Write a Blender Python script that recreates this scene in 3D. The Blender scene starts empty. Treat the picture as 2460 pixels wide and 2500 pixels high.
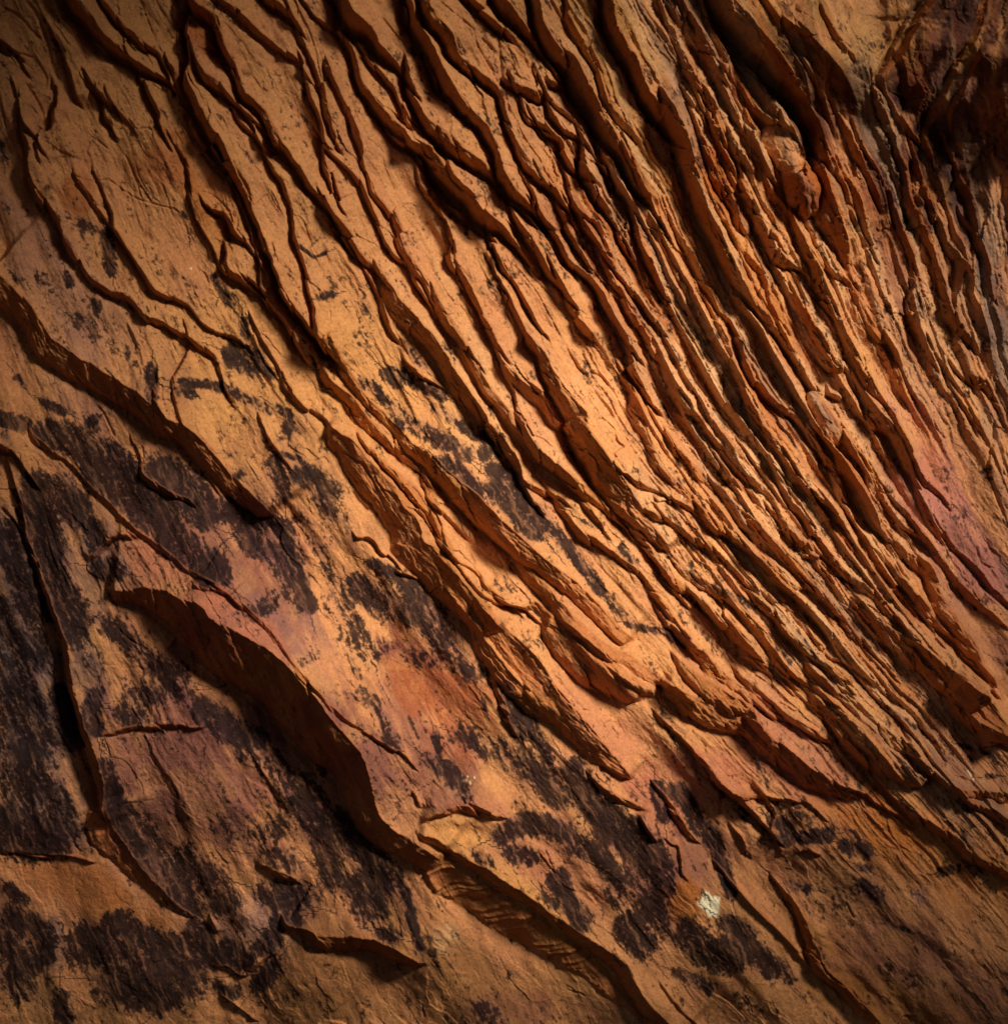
import bpy, math, random
import numpy as np
from mathutils import Vector

# ------------------------------------------------------------------ camera
S = bpy.context.scene
COL = S.collection
PX = 246.0                      # photograph pixels per metre on the wall
CX, CY = 1230.0, 1250.0
CZ = 7.5                        # height of the picture centre above the alcove floor
CAMD = 24.0
cam = bpy.data.cameras.new('camera'); co = bpy.data.objects.new('camera', cam); COL.objects.link(co)
co.location = (0, -CAMD, CZ); co.rotation_euler = (math.radians(90), 0, 0)
cam.sensor_fit = 'VERTICAL'; cam.sensor_height = 24
cam.lens = 24 / 2 / (1250.0 / PX / CAMD)
cam.clip_end = 500
S.camera = co

# ------------------------------------------------------------------ light
LDIR = Vector((0.53, -0.72, 0.46)).normalized()        # towards the sun
w = bpy.data.worlds.new('World'); S.world = w; w.use_nodes = True
nt = w.node_tree; nt.nodes.clear()
sky = nt.nodes.new('ShaderNodeTexSky'); sky.sky_type = 'NISHITA'; sky.sun_disc = False
sky.sun_elevation = math.asin(LDIR.z); sky.sun_rotation = math.atan2(LDIR.x, LDIR.y)
bg = nt.nodes.new('ShaderNodeBackground'); bg.inputs[1].default_value = 0.068
wo = nt.nodes.new('ShaderNodeOutputWorld')
nt.links.new(sky.outputs[0], bg.inputs[0]); nt.links.new(bg.outputs[0], wo.inputs[0])
sl = bpy.data.lights.new('sun', 'SUN'); sl.energy = 5.0; sl.angle = math.radians(13); sl.color = (1.0, 0.83, 0.65)
so = bpy.data.objects.new('sun', sl); COL.objects.link(so)
so.rotation_euler = LDIR.to_track_quat('Z', 'Y').to_euler(); so.location = (20, -20, 25)
S.view_settings.view_transform = 'Standard'; S.view_settings.look = 'None'
S.view_settings.gamma = 1; S.view_settings.exposure = 0.12
S.view_settings.use_curve_mapping = False
AIMP = (0.6, 0, 7.35); WDIST = 30.0; HOLE = 4.6; HEX, HEY, HROT = 1.0, 1.0, 0.0
# separate bodies of rock: edge start + sheet (or number of a rounded body) -> name, category, label
SLABS = 'large sandstone slabs standing proud of the wall'
THINGS = {
 10001: ('boulder', 'boulder', 'blunt orange brown rock nose with a dark underside, left of the pointed hanging flake'),
 10002: ('boulder', 'boulder', 'smooth rust coloured bulge lodged among thin ribs at the right'),
 10003: ('boulder', 'boulder', 'swollen pinkish tan rib end directly above the blunt orange brown nose'),
 '810 800C': ('rock_flake', 'rock flake', 'pointed leaf shaped flake hanging tip down beside the rounded orange knob'),
 '520 -120C': ('rock_overhang', 'rock overhang', 'dark maroon underside of the wedge shaped overhang at the top, pointing down', ),
 '2180 -120C': ('rock_buttress', 'rock buttress', 'darkest smooth maroon buttress filling the upper right corner, beside the olive facet'),
 '1290 1430A': ('rock_block', 'rock block', 'small squarish tan block with a rounded top at the upper left, between two long ridges'),
 '150 790A': ('rock_slab', 'rock slab', 'long curved tan slab edge sweeping down from the upper left margin to a hooked end', SLABS),
 '575 1070A': ('rock_slab', 'rock slab', 'tan slab with a thin crooked brown edge, just right of the long hooked edge', SLABS),
 '1080 60A': ('rock_ridge', 'rock ridge', 'tall narrow ridge with a wide black shadow on its left, left of the top centre'),
 '1030 -80A': ('rock_slab', 'rock slab', 'big smooth brown slab right of the tall narrow black shadowed ridge', SLABS),
 '-60 -420D': ('rock_ledge', 'rock ledge', 'thick brown ledge running down from the left margin, bare tan rock below and above'),
 '600 1400D': ('rock_overhang', 'rock overhang', 'huge overhanging prow with a wide dark brown underside at the lower left'),
 '60 660D': ('rock_slab', 'rock slab', 'blackened slab edge beside the deep vertical slot near the left margin', SLABS),
 '610 640G': ('rock_wedge', 'rock wedge', 'golden cracked wedge tapering to a point below the deep vertical slot'),
 '-310 1290H': ('rock_ledge', 'rock ledge', 'low broken brown ledge with a ragged underside at the bottom, below a darkly stained face'),
 '590 300G': ('rock_ledge', 'rock ledge', 'thin nearly level ledge crossing the stained slab right of the deep vertical slot'),
 '400 950H': ('rock_ledge', 'rock ledge', 'layered golden brown face of thin splintered beds at the bottom centre'),
 '440 850H': ('rock_slab', 'rock slab', 'stained slab whose dark lower edge overhangs the layered golden brown beds', SLABS),
 '485 795H': ('rock_ledge', 'rock ledge', 'short arched lip over a pale lens shaped patch at the bottom centre'),
 '-40 -60E': ('rock_slab', 'rock slab', 'longest slab of the middle, black speckled face and a wide orange brown lower edge', SLABS),
 '200 600E': ('rock_slab', 'rock slab', 'bright peach slab in the very middle between two wide brown broken faces', SLABS),
 '1060 -60E': ('rock_slab', 'rock slab', 'brightest smooth peach slab right of centre with a black hollow along its left side', SLABS),
 '780 1430E': ('rock_slab', 'rock slab', 'pink and peach slab below the centre with a broad olive brown side face', SLABS),
 '425 410B': ('rock_slab', 'rock slab', 'smooth tan lens shaped slab at the top centre with a black undercut edge', SLABS),
 '380 812B': ('rock_plate', 'rock plate', 'broken plate with a stubby squared orange end jutting over black shadow at the top centre'),
 '490 -80B': ('rock_slab', 'rock slab', 'long brown slab running from the top edge, right of the lens shaped tan slab', SLABS),
 '-80 -20I': ('rock_finger', 'rock finger', 'long finger of rock with a rounded tip over smooth pink rock'),
 '750 95I': ('rock_slab', 'rock slab', 'thick rounded lens shaped slab over a deep dark recess right of the long finger', SLABS),
 '-30 230I': ('rock_slab', 'rock slab', 'low smooth peach slab with a scalloped lower lip beneath the long finger', SLABS),
 '830 600F': ('rock_tooth', 'rock tooth', 'jagged brown tooth leaning over the dark cavity at the right'),
 '1010 1420F': ('rock_slab', 'rock slab', 'slab with a broad very dark lower face near the lower right margin', SLABS),
 '1100 470I': ('rock_ledge', 'rock ledge', 'lowest long dark edge running out of the right margin above the smooth brown rock'),
}
# ------------------------------------------------------------------ survey of the wall
# tiles of the survey: origin of each sheet; 1 survey unit = K photograph pixels
K = 0.4309
T = {'A': (0, 0), 'B': (820, 0), 'C': (1640, 0), 'D': (0, 833), 'E': (820, 833), 'F': (1640, 833),
     'G': (0, 1666), 'H': (820, 1666), 'I': (1640, 1666)}
# ledges: sheet | riser widths along the edge | height factor | reach of the slab behind the edge | edge points
LEDGES = '''
A|40;55;60;60;60;45;30|1|330|150 790 175 870 180 960 230 1080 330 1230 400 1360 470 1480 540 1590 650 1650 740 1680 860 1790 950 1840 1100 1925 1160 1970 1220 2020 1240 2085
A|25;35;30;35;25;15|1|260|575 1070 620 1150 650 1220 660 1290 700 1350 740 1420 790 1490 850 1580 900 1650 1000 1690 1080 1740 1140 1810 1200 1860 1290 1900 1360 1925
A|20;30;20|.8|60|450 1030 500 1090 560 1180 620 1260 690 1360 740 1430
A|110;110;100;60;30|1.5|110|380 -120 440 0 520 90 600 200 640 240 740 310 860 400 965 465
A|40;55;40;25|1.2|120|560 -60 600 0 650 60 730 160 800 240 900 300 925 350 965 440
A|20;35;30|1.2|200|770 370 800 430 850 530 910 640 917 700
A|60;60;90;100;100;70;60;60;60|1.5|200|1080 60 1070 200 1090 330 1090 450 1140 570 1200 720 1280 840 1350 970 1420 1080 1450 1200 1500 1340 1560 1480 1620 1650 1700 1770 1830 1925
A|30;40;45;30|1|70|975 370 1000 400 1040 500 1090 600 1110 740 1200 880 1260 960
A|60;80;80;60;60;70;60;50;40|1.3|280|1030 -80 1090 0 1180 70 1245 110 1290 270 1360 430 1420 550 1500 620 1560 700 1620 830 1700 950 1770 1080 1850 1170 1903 1240 1950 1330
A|30;50;45;30|1|190|1240 10 1330 60 1420 130 1480 190 1560 260 1650 320 1710 375
A|50;55;30|1.2|140|1480 -60 1540 0 1620 50 1690 125
A|25;40;20|1|120|1700 0 1750 60 1800 110 1880 150
A|30;45;50;50|1|110|1690 140 1725 250 1790 370 1830 480 1860 600 1903 760
A|35;50;50;40|1.1|80|1740 430 1770 560 1830 690 1850 880 1880 1020
A|30;60;65;40|1.2|110|1120 320 1140 360 1180 430 1240 480 1310 550 1370 600 1400 650
A|20;35;20|1|60|1335 640 1370 700 1430 760 1495 820
A|20;35;20|1|60|1400 650 1450 690 1510 730 1570 800
A|30;40;45;45;50;45|1.1|250|1585 990 1620 1030 1650 1130 1670 1250 1700 1400 1740 1500 1760 1600 1800 1750 1830 1925
A|15;25;25;20;30|1|160|985 800 1040 890 1080 980 1085 1080 1095 1150 1130 1270 1210 1400 1255 1520
A|40;60;60;60;50|1.1|130|1290 1430 1290 1490 1310 1540 1380 1580 1480 1640 1560 1730 1640 1820 1680 1925
A|30;30;30;20|1.2|60|1310 1030 1350 1110 1400 1230 1430 1340 1470 1440 1482 1640
A|40;60;60;50|1|70|1500 1420 1550 1460 1590 1580 1640 1700 1730 1820 1800 1900
A|20;40;60;30|1.2|100|1180 1170 1280 1200 1320 1260 1340 1330 1400 1390
A|20;40;30|1|60|110 540 125 600 140 670 195 745
A|20;45;40;15|1|260|320 540 325 600 318 670 300 740 240 765
A|20;35;30|1|160|310 200 345 260 395 370 420 450 445 545
A|40;45;20|1.2|70|-30 200 30 245 85 295
A|30;45;25|1|60|540 500 590 540 640 590
A|20;35;20|1.2|50|590 600 605 650 630 715
A|20;30;15|.8|50|660 600 700 650 745 695
D|150;160;150;140;130;120;110;80|1|420|-60 -420 0 -373 100 -293 200 -193 260 -103 330 0 500 120 700 230 850 330 960 440 1070 480 1200 600 1280 700 1400 830 1500 920 1560 1000
D|10;20;30;20|1|80|880 440 960 500 1040 590 1150 725
D|40;60;60;30|1.3|130|-40 560 60 580 115 640
D|15;20;25;40;60;80;90;100;60|1.2|260|60 660 105 850 145 1000 160 1110 230 1260 280 1400 350 1550 380 1650 420 1800 440 1933 470 2050 510 2180 570 2330 610 2490 600 2600
D|30;30;30;30;25;25|.7|240|225 540 330 640 440 730 560 850 640 930 740 1020 850 1110 1000 1220 1090 1300 1300 1410
D|60;120;220;280;300;290;260;220;170;130;90|1.0|420|600 1400 700 1410 840 1400 980 1430 1150 1500 1200 1560 1320 1630 1480 1720 1600 1810 1720 1933 1830 2063 1903 2163 1960 2240 2040 2330 2090 2430 2110 2560 2140 2680 2230 2760 2340 2830 2440 2900 2520 2960
D|20;30;30;25;20|.8|400|1140 1390 1300 1420 1400 1500 1520 1620 1640 1780 1770 1930 1903 2080 1983 2153 2103 2223 2270 2330
D|20;50;45;20|.7|100|825 690 850 760 960 840 1080 890
D|15;25;20|1|70|1085 50 1050 140 1010 210 1025 300 1055 430
D|10;25;20|.8|60|915 230 930 350 985 450
D|15;25;30;20|.9|140|1500 -20 1590 150 1640 250 1730 360 1840 430
D|20;30;10|.8|60|1550 560 1570 590
D|15;25;15|.8|180|530 1260 560 1180 680 1095 760 1105 800 1140
G|10;25;30;30;20|.9|260|590 300 740 250 860 240 960 228 1080 235 1190 240
G|130;160;120;90;60;20|.55|300|610 640 640 740 660 830 740 950 790 1030 900 1140 1000 1250 1130 1350
G|10;30;35;10|.9|160|1430 1018 1560 1050 1650 1080 1725 1143
H|15;60;90;110;110;100;40|.9|260|-310 1290 -260 1365 -150 1375 -60 1420 60 1425 200 1430 330 1490 430 1540 528 1582
G|15;15;20|.8|300|-20 950 200 975 400 985 560 1030
G|10;22;20;10|.8|100|1200 1610 1290 1600 1375 1660 1450 1600 1510 1560 1610 1510
G|60;80;80|.15|200|285 1380 300 1500 330 1680 400 1800 460 1930
H|10;35;45;40;10|.9|160|485 795 590 722 720 682 850 718 995 772
H|40;60;70;60;80;90;80;60|1|380|440 850 600 895 750 985 860 1050 1000 1130 1120 1210 1290 1340 1450 1440 1640 1590 1725 1740 1880 1930 1960 2020
H|110;170;200;210;180;130;100;60|.31|200|400 950 560 960 700 1070 860 1140 1030 1250 1200 1370 1380 1500 1540 1640 1680 1780 1830 1940
H|20;30;30;20|1|90|860 -60 905 0 945 100 985 200 1045 325
H|15;35;35;15|1|120|1400 480 1540 600 1700 700 1765 740
H|15;25;20|1.2|120|1700 740 1740 790 1800 870 1815 915
H|15;20;12|.8|80|1495 440 1560 490 1640 520 1685 555
E|60;60;50;45;90;130;140;120;110;90;80;60|1.1|260|-40 -60 0 20 60 150 160 290 280 410 400 540 460 600 560 660 640 740 760 830 850 920 970 1040 1100 1160 1230 1260 1360 1370 1500 1500 1610 1630 1700 1700
E|80;90;70;60;20|1|70|-10 230 30 260 120 330 200 440 300 540 400 660 450 715
E|30;60;80;60;50;30;25;20|1.2|210|200 600 240 635 350 745 460 850 560 1000 620 1110 700 1240 760 1350 850 1440 950 1480 1045 1500
E|60;60;40;20|.9|80|520 800 560 900 640 980
E|100;150;170;190;200;200;170;90|.75|90|-60 470 20 500 130 580 220 700 320 810 400 900 490 1040 510 1130 600 1180 720 1350 800 1450 860 1530 960 1640
E|50;100;110;100|.8|70|735 1540 800 1610 850 1680 940 1800 1040 1930 1120 2040
E|60;110;150;160;150;120;50|.8|200|780 1430 900 1540 980 1640 1100 1740 1160 1810 1220 1933 1340 2063 1550 2310 1690 2485
E|60;150;180;150;100|.9|90|1150 1570 1290 1640 1420 1740 1560 1850 1700 1960 1760 2030
E|30;50;50;50|.9|120|1040 1500 1130 1480 1210 1550 1330 1610 1480 1720 1600 1840 1760 1960
E|60;90;100;100;80;60|.9|130|1020 1220 1100 1300 1200 1400 1290 1500 1400 1600 1500 1690 1640 1770 1760 1860 1903 1950
E|90;110;100;80|.9|80|330 -280 440 -150 590 10 680 180 760 290 860 440
E|40;70;80;40|1.3|110|865 460 960 580 1040 700 1060 800
E|15;40;45;20|1|90|1060 790 1150 845 1255 885
E|70;80;70;80;100;100;80;50|.9|110|660 -120 735 0 800 150 870 260 960 370 1060 490 1180 640 1290 740 1390 860 1425 925
E|10;30;30;10|.8|60|765 145 850 290 940 390 1045 525
E|40;40;30;40;70;80;60;30|1|110|840 -100 885 0 940 130 1000 260 1040 400 1100 530 1200 650 1300 760 1450 850 1560 940 1640 1020 1712 1082
E|30;80;90;80;20|.9|110|930 110 1080 250 1190 330 1260 430 1362 545
E|40;60;100;110;150;160;120;70;60|1.3|240|1060 -60 1120 10 1180 70 1250 200 1330 330 1410 410 1420 480 1520 640 1620 800 1700 930 1800 1060 1903 1200
E|20;40;15|1.1|70|1640 770 1750 835 1840 865
E|20;45;45|1|80|1715 935 1810 970 1910 1005
E|40;60;50|1.3|70|1600 -60 1645 0 1720 200 1790 330
E|40;100;90;40|.8|90|1650 220 1700 290 1745 420 1785 560 1800 690
E|30;50;50;40;50;50|1|120|1235 885 1290 960 1370 1050 1430 1100 1560 1180 1660 1260 1760 1350 1903 1540
E|20;50;50;40|1|80|1560 950 1620 1010 1700 1080 1780 1180 1860 1300 1910 1380
E|10;25;25;10|.9|50|405 130 500 200 610 265
E|15;20;10|.9|80|320 1305 400 1320 485 1355
E|15;25;20;10|.9|70|130 1110 190 1100 240 1140 260 1190 300 1220
E|10;15;25;20|.9|80|600 1040 620 1120 670 1220 800 1300 850 1390 900 1430 960 1465
B|110;130;100;60;30|1.6|120|20 -80 60 0 120 110 210 180 260 290 350 370 400 430
B|40;45;60;60;40|1.2|140|30 160 110 320 150 450 200 540 280 630 360 710 422 790
B|20;35;50;60|1.2|60|90 190 180 320 260 430 340 520 400 650
B|50;90;100;80;70;60|1.4|250|425 410 440 520 480 610 540 700 630 770 700 850 800 920 920 1010 980 1090 1040 1150
B|40;80;130;130;110;60|1.5|150|380 812 500 830 560 870 640 970 700 1040 780 1110 830 1200 930 1280 955 1300
B|15;30;20|1|80|630 850 660 980 720 1060 785 1112
B|60;100;100;80;70;60|1.4|260|410 -80 430 0 470 150 560 300 620 420 700 550 790 660 860 740 910 870 960 1000 1010 1090 1110 1170
B|60;80;60;50;45;45;60|1.3|210|490 -80 520 0 570 130 650 220 700 330 800 420 880 480 940 540 960 640 1000 760 1050 900 1120 1010 1222 1082
B|30;60;50|1.3|90|680 -80 750 0 830 70 930 145
B|50;75;70;40|1.3|80|880 -80 940 0 1000 60 1080 160 1150 260
B|60;80;100;130;120;80;60|1.5|140|1120 -80 1140 0 1180 150 1250 270 1350 360 1400 470 1480 590 1560 760 1640 900 1680 1010 1745 1110
B|40;55;45|1.4|160|930 430 1000 480 1080 510 1205 548
B|20;40;40;20|1.2|120|1200 560 1240 650 1290 740 1392 800
B|15;30;20|1.2|120|1035 550 1060 640 1100 700 1182 722
B|20;50;50;20|1.3|120|1185 765 1260 800 1310 900 1360 970 1432 1000
B|20;40;20|1.2|70|1180 470 1250 480 1310 492
B|10;25;20|1|80|1215 570 1300 640 1355 692
B|30;50;50;40|.9|160|1290 -80 1310 30 1340 140 1420 260 1490 400 1520 520 1560 640 1640 735
B|60;100;100;80|1.3|200|1500 -80 1540 0 1600 200 1680 350 1740 500 1820 620 1903 740
B|30;65;60;30|1.3|100|1395 800 1430 960 1480 1100 1540 1230 1592 1335
B|40;60;60;50;30|1.2|120|1495 790 1560 960 1640 1130 1700 1300 1740 1440 1835 1630
B|20;40;40;30|1.1|80|1205 1080 1260 1180 1340 1330 1400 1450
B|20;45;45;30|1.2|110|975 1120 1000 1220 1060 1310 1140 1420 1210 1540 1275 1625
B|10;25;15|1|40|1060 1170 1110 1200 1172 1272
B|20;45;45;50;40|1.2|90|1105 1110 1160 1230 1250 1340 1330 1480 1430 1560 1520 1660 1560 1760 1640 1903
B|20;40;40;20|1.2|120|875 1320 920 1440 970 1540 1030 1640 1090 1740 1155 1860
B|20;40;40;30|1.1|80|1295 990 1350 1170 1420 1300 1500 1450 1560 1600 1640 1700 1730 1860 1780 1960
B|50;50;50;60;50;40|.9|130|-10 430 80 640 140 800 180 980 230 1100 330 1220 400 1400 450 1480 520 1600 600 1750 700 1903
B|30;40;40;30|1|80|-20 870 80 960 150 1060 210 1200 280 1340 340 1440 420 1500 480 1640
B|30;40;45;20|1|140|-10 1220 90 1330 170 1450 255 1565
B|20;40;30|.9|60|215 1610 250 1680 290 1770 330 1900
B|10;25;20|.8|80|458 950 490 1060 560 1140 620 1240 645 1345
B|30;55;50;40|.8|90|670 1390 670 1480 720 1560 790 1690 850 1830 900 1930
B|30;55;45|.9|70|1300 1650 1345 1760 1440 1875
B|30;55;50;30|1.2|60|555 970 620 1070 690 1170 760 1240 860 1300
B|25;45;40|.8|60|930 1600 990 1700 1060 1850
B|15;30;20|.8|60|450 1610 520 1700 600 1830
B|20;30;20|1|50|1330 1180 1400 1230 1480 1290 1530 1420
B|20;35;30|1|60|1420 1330 1530 1450 1600 1560 1700 1680 1800 1800
B|20;35;30|1|60|1650 900 1700 1000 1760 1120 1830 1250
B|20;30;20|.8|50|1730 1120 1820 1140 1840 1260
C|90;120;130;120;90;60|1.5|120|230 -120 310 0 400 120 480 220 580 330 650 440 720 560 800 700 825 800
C|30;55;60;30|1|70|320 130 380 260 450 400 560 600 650 730 720 880
C|30;50;50;40|1|80|180 40 320 390 400 520 470 640 600 740 690 840
C|30;50;55;50|1|80|-10 150 70 330 130 450 220 600 290 780 400 910
C|30;40;40|1|70|40 -20 130 150 230 340 360 560 430 700 485 860
C|25;60;60;40|1.1|90|140 700 200 870 290 1040 365 1170 388 1270
C|60;90;100;70;50;40|1.3|90|-20 640 60 800 130 1000 200 1180 260 1330 300 1450 380 1600 470 1720 600 1900
C|30;50;60;50;20|1.2|130|385 960 420 1090 500 1250 570 1390 620 1480 690 1520 745 1575
C|20;50;50;30|1.1|60|680 1250 740 1380 790 1520 845 1680
C|20;60;110;130;110;40|1.1|80|810 800 835 960 880 1120 930 1260 975 1370 990 1492
C|30;50;50;40|1|140|1190 600 1250 800 1330 960 1370 1130 1415 1310
C|760;860;1000;900;600;200|.3|90|2180 -120 2170 200 2120 450 2080 700 2020 950 1960 1150
C|300;340;380;400;330;240;90|.85|330|520 -120 560 -80 700 120 860 280 980 430 1060 600 1110 780
C|30;45;40|.8|200|1560 -80 1490 0 1400 120 1300 300 1200 440
C|30;50;40|.5|120|1820 -80 1790 0 1740 180 1600 400 1500 620 1445 760
C|20;30;20|.6|100|1740 330 1660 480 1580 660
C|20;40;45;30|1|100|1380 900 1450 1100 1490 1220 1580 1380 1645 1500 1600 1700
C|20;35;40;30;30|1|110|1095 890 1180 1020 1270 1200 1330 1400 1375 1600 1340 1750 1420 1925
C|20;35;20|1|90|960 980 1040 1130 1090 1300 1145 1430
C|20;40;50;40|1|110|850 1530 930 1570 1010 1620 1100 1780 1220 1925
C|20;35;35|1|80|1515 1590 1560 1720 1620 1850 1700 1940
C|15;30;20|1|100|860 90 930 200 1015 295
C|20;30;20|.8|80|540 20 640 140 770 210
C|20;40;30|.9|70|960 700 1020 790 1080 960 1150 1120
C|15;25;15|.8|60|450 640 540 700 610 745
C|20;40;30|.9|60|200 380 260 480 330 640
C|20;40;30|.9|60|250 820 330 1000 380 1080 420 1120
C|20;30;20|.9|60|480 870 540 1000 600 1060
C|20;35;25|.9|60|0 1260 70 1400 150 1540 270 1760
C|20;35;25|.9|60|560 1500 640 1640 760 1800 850 1925
C|20;35;25|.8|60|300 1240 400 1430 520 1560 560 1700
C|20;30;20|.8|80|700 300 780 430 850 560 870 640
C|15;30;20|.8|80|1220 560 1300 700 1400 800 1450 860
C|15;30;20|.8|80|1560 860 1620 1010 1700 1120 1720 1260
C|15;30;20|.8|80|1640 1200 1720 1330 1780 1480 1800 1600
C|15;30;20|.8|60|870 870 920 960 970 1060 990 1180
F|20;40;35;40;40;40|1|80|110 40 200 180 260 290 340 400 430 500 540 640 590 760 660 880 760 1000 800 1090
F|30;45;40;50;50;30|1|80|290 -20 380 200 430 330 500 430 560 560 640 680 700 790 790 860 880 920 945 1010
F|40;50;50;30|1.3|90|350 -60 450 180 540 300 640 380 740 480 785 570
F|40;50;45;50;40|1|90|-10 190 60 330 150 430 240 560 330 640 430 760 540 850 605 965
F|40;60;60;90;90;60;50|.9|110|-10 540 70 640 160 740 260 810 330 890 430 990 530 1090 640 1180 740 1280 820 1400 900 1480
F|50;60;70;60;60;60;70;50|.9|110|-10 770 100 880 220 1000 330 1110 450 1220 560 1330 700 1440 820 1560 940 1690 1030 1800 1140 1910
F|30;50;50;30|1|60|-10 900 130 960 240 1060 370 1150 530 1280
F|30;40;40;60;60;60;50|1|110|-10 1010 80 1080 200 1160 280 1230 420 1370 520 1470 600 1560 640 1640 760 1730 830 1800 950 1880
F|40;60;60;70;60;50|1|100|-10 1200 110 1310 230 1370 330 1460 470 1600 560 1730 640 1850 760 1930
F|40;60;60;50|1|90|-10 1330 150 1440 260 1540 360 1640 460 1720 600 1850
F|30;60;60;40|.9|60|160 1470 260 1560 400 1700 480 1780 600 1900
F|40;70;70;50|1|90|-10 1600 120 1700 230 1830 340 1925 430 2000
F|20;40;30|1.2|60|800 80 900 150 985 140
F|20;35;20|1.2|60|860 290 920 300 970 330
F|20;60;60;30|1.2|60|830 600 900 690 950 780 955 850
F|30;50;50;20|1|80|930 470 1010 600 1080 720 1090 780
F|30;60;80;50|1.2|90|870 570 960 680 1050 800 1130 930 1165 1010
F|20;40;40;30|1|90|1085 690 1170 810 1240 950 1320 1060 1430 1140
F|40;90;90;50|1|90|1080 300 1180 430 1270 500 1330 620 1350 700
F|30;40;30|1|80|1040 120 1130 260 1230 400 1275 490
F|20;35;20|1|60|1350 640 1430 780 1515 865
F|20;40;40;35;35;30|.8|140|1360 720 1420 900 1530 1100 1610 1200 1740 1300 1903 1500
F|20;40;40;40;30|.9|110|1200 820 1320 950 1420 1090 1500 1210 1600 1330 1720 1450 1840 1560
F|40;60;60;80;60;30|1|80|1240 1080 1330 1200 1480 1290 1520 1440 1620 1600 1700 1700 1735 1810
F|20;30;40;30|.9|110|1080 1080 1200 1230 1340 1400 1435 1580
F|40;60;60;40|.9|90|1340 1400 1430 1500 1550 1600 1640 1700 1770 1900
F|20;40;50;40|.9|90|1440 1585 1560 1650 1700 1800 1780 1903
F|30;60;50;40|.9|100|790 1080 900 1220 1000 1330 1110 1420 1200 1520 1270 1580
F|60;100;130;150;130|.9|110|1010 1420 1120 1530 1250 1640 1400 1740 1560 1850 1700 1960 1790 2030
F|20;30;15|1|60|735 1210 790 1225 855 1220
F|20;30;30;20|1|70|620 1470 700 1560 800 1680 860 1760 1000 1840
F|20;50;60;40|1|80|810 1410 940 1540 1040 1640 1135 1755
F|30;50;40|.9|60|590 990 700 1100 785 1155
F|30;60;50;20|1|70|490 1170 600 1280 700 1380 765 1392
F|20;30;20|.8|70|1245 50 1290 170 1310 290
F|15;50;40;15|1|100|1660 205 1740 215 1800 290
F|15;25;20|.8|70|1450 0 1540 150 1600 280 1700 430
F|20;30;20|.8|60|550 60 640 200 700 330 740 430
F|20;30;20|.8|60|660 30 740 180 800 280
F|20;30;20|.8|60|180 320 240 430 300 520 380 640
F|20;30;20|.8|60|400 300 450 450 540 560 560 700
F|20;30;20|.8|60|680 700 760 830 850 900
F|20;30;20|.8|60|1100 1180 1200 1330 1330 1410
F|20;30;20|.8|60|900 480 960 600 1040 680
F|20;30;20|.8|60|250 640 340 760 430 850
F|20;35;20|.8|60|650 1080 720 1130 790 1210 900 1330 960 1460
F|20;35;20|.8|60|600 1620 720 1750 860 1850 960 1930
I|60;140;110;120;130;100;60|1|140|-80 -20 0 20 120 80 300 175 440 205 560 300 680 400 780 480 880 540 980 600 1012 690
I|30;50;50;35;20|.9|240|-30 230 60 300 160 400 210 470 260 530 330 595 420 625 520 635 620 650 750 680
I|20;60;65;30|1.2|60|230 500 330 600 400 650 450 720 490 772
I|80;130;130;60|1|70|120 -60 230 0 340 70 430 130 450 185
I|15;30;30;20|1|70|445 115 600 190 745 255
I|30;50;60;40|1|110|400 -20 490 50 620 150 760 240 865 300
I|40;90;150;170;160;110;50|1|110|750 95 880 108 980 180 1130 300 1270 410 1350 490 1465 560
I|50;80;90;60|.9|90|800 -60 900 0 1000 60 1110 170 1200 260 1310 340
I|20;45;40|1|100|1305 265 1330 350 1400 430 1445 480
I|15;30;25|1|90|975 585 1080 620 1180 700 1300 760
I|15;25;30;50;70;60;50|1|300|1100 470 1150 530 1230 620 1340 720 1450 790 1570 860 1700 960 1800 1010 1930 1080
I|20;40;45;60;60|1|120|1435 480 1560 560 1700 590 1850 610 1930 690
I|40;60;70|1|70|1560 580 1660 640 1780 690 1930 800
I|120;200;200;150|.8|90|1560 -60 1690 40 1790 110 1850 220 1930 330
I|30;60;60;50|1|90|1630 165 1780 250 1930 345
I|40;60;60;60|.9|400|730 1300 770 1380 835 1560 900 1660 1010 1750 1120 1850 1200 1950
I|15;15|.8|100|685 965 760 935 850 975
I|20;25;15|.8|60|540 660 580 740 555 825
I|10;15;15|.6|90|360 830 400 880 440 970
I|15;30;30|.7|80|-40 640 60 770 130 880
I|8;12;8|.7|60|0 910 45 930 55 1060
I|60;90;90;60|.18|200|1130 1020 1180 1200 1300 1330 1500 1450 1700 1560 1930 1630
I|15;20;15|.6|70|340 1130 480 1280 620 1420 740 1560 820 1650
I|12;15;12|.6|70|-20 1750 60 1860 100 1900
G|12;15;12|.7|80|1230 1765 1340 1830 1470 1930
G|10;14;10|.7|60|1180 1310 1215 1370 1235 1430
H|10;12;10|.7|80|430 600 460 640 480 715
H|8;12;8|.5|80|1140 940 1200 1020 1240 1080
'''
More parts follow.
